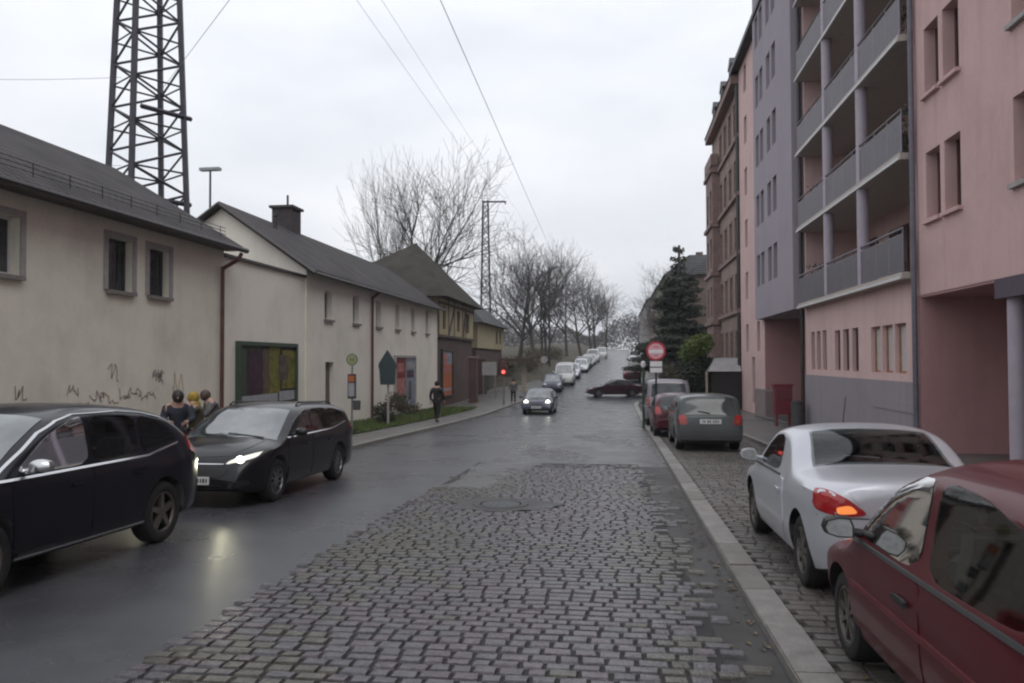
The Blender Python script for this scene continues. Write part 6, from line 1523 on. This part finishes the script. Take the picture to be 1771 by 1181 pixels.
    if scarf:
        mb = MB(); mb.lathe([(.075, -.06), (.11, -.03), (.112, .02), (.085, .06)], 16, (nk[0]+.01, 0, nk[2]+.01)); mb.v = [V(*p) for p in mb.v]; mb.build('scarf', M[scarf], t, smooth=True, world=False)
    # clothes
    cv = [(0, 0, .80), ch, (nk[0], 0, 1.43), ls, le, tuple(Vector(le).lerp(Vector(lh), .86)), rs_, re_, tuple(Vector(re_).lerp(Vector(rh), .86)), (0, 0, .98)]
    link('coat', skin_mesh('coat', [V(*p) for p in cv], [(9, 1), (9, 0), (1, 2), (2, 3), (3, 4), (4, 5), (2, 6), (6, 7), (7, 8)], [q*k if not isinstance(q, tuple) else tuple(a*k for a in q) for q in [.175, .182, .10, .092, .066, .048, .092, .066, .048, .165]], M[coat], root=9), t)
    lv = [(0, 0, .90), (0, .095, .86), Lk, (La[0], La[1], .10), (0, -.095, .86), Rk, (Ra[0], Ra[1], .13)]
    link('trousers', skin_mesh('trousers', [V(*p) for p in lv], [(0, 1), (1, 2), (2, 3), (0, 4), (4, 5), (5, 6)], [q*k for q in [.14, .10, .073, .055, .10, .073, .055]], M[legs]), t)
    for a, b in ((La, Lt), (Ra, Rt)):
        link('shoe', skin_mesh('shoe', [V(a[0]-.05, a[1], a[2]-.02), V(a[0]+.04, a[1], max(.045, a[2]-.03)), V(b[0], b[1], .035)], [(0, 1), (1, 2)], [.045*k, .045*k, .036*k], M['tyre']), t)
    if bag:
        mb = MB(); mb.lathe([(.06, 0), (.15, .04), (.17, .22), (.12, .42), (.05, .46)], 14, (hip[0]-.24, 0, .98)); mb.v = [V(*p) for p in mb.v]; mb.build('backpack', M[bag], t, smooth=True, world=False)
    return t
person('person in a navy jacket standing between the suv and the black estate car', (-7.52, 12.6, gz(12.6)+.10), R(-60), 1.62, 'cloth_navy', 'cloth_jean', 'hair', .05, .18, .12, 'front')
person('person in khaki with a mustard hat and scarf beside the one in the navy jacket', (-7.55, 13.25, gz(13.2)+.10), R(200), 1.55, 'cloth_khaki', 'cloth_black', 'hair_lt', .05, .05, .05, 'front', hat='cloth_mustard', scarf='cloth_mustard')
person('person with bowed brown head in a grey coat behind the bonnet of the black estate', (-7.95, 14.6, gz(14.6)+.10), R(215), 1.60, 'cloth_grey', 'cloth_jean', 'hair_lt', .06, .15, .16, 'front')
person('person all in black walking on the left pavement by the verge', (-7.75, 33.0, gz(33)+.10), R(82), 1.76, 'cloth_black', 'cloth_black', 'hair', .20, .05, .02, 'down', hat='cloth_black')
person('person in dark trousers and a pale top walking by the pedestrian signal', (-6.95, 52, gz(52)+.10), R(-80), 1.7, 'cloth_grey', 'cloth_black', 'hair', .24, .04, .0, 'down')

# ------------------------------------------------------------------ the damp air
hz = MB(); hz.box(-950, 950, -65, 1250, -14, 60)
hm = bpy.data.materials.new('damp_air'); hm.use_nodes = True; hn = hm.node_tree; hn.nodes.clear()
ho = hn.nodes.new('ShaderNodeOutputMaterial'); hv = hn.nodes.new('ShaderNodeVolumePrincipled'); hv.inputs['Color'].default_value = (.97, .98, 1, 1); hv.inputs['Density'].default_value = .0005
hn.links.new(hv.outputs[0], ho.inputs['Volume']); tag(hz.build('haze', hm), kind='stuff')

rl_ = random.Random(77); lm = [mat('wet_leaf_brown', (.07, .04, .02), .5, var=.4, scale=30), mat('wet_leaf_ochre', (.14, .09, .03), .5, var=.4, scale=30)]
mb = MB()
for k in range(700):
    side = rl_.random()
    if side < .5: x = 1.02-abs(rl_.gauss(0, .12)); y = rl_.uniform(3, 40); z = gz(y)+.012
    elif side < .75: x = -6.97+abs(rl_.gauss(0, .15)); y = rl_.uniform(14, 50); z = gz(y)+.008
    else: x = rl_.uniform(1.4, 3.9); y = rl_.uniform(4, 30); z = gz(y)+.066
    a = rl_.uniform(0, 6.28); r_ = rl_.uniform(.018, .04); mb.cur = rl_.random() < .4
    c_, s__ = math.cos(a)*r_, math.sin(a)*r_
    mb.quad((x-c_, y-s__, z), (x+s__*.6, y-c_*.6, z+.006), (x+c_, y+s__, z+.003), (x-s__*.6, y+c_*.6, z+.009))
tag(mb.build('fallen_leaves', lm), kind='stuff')
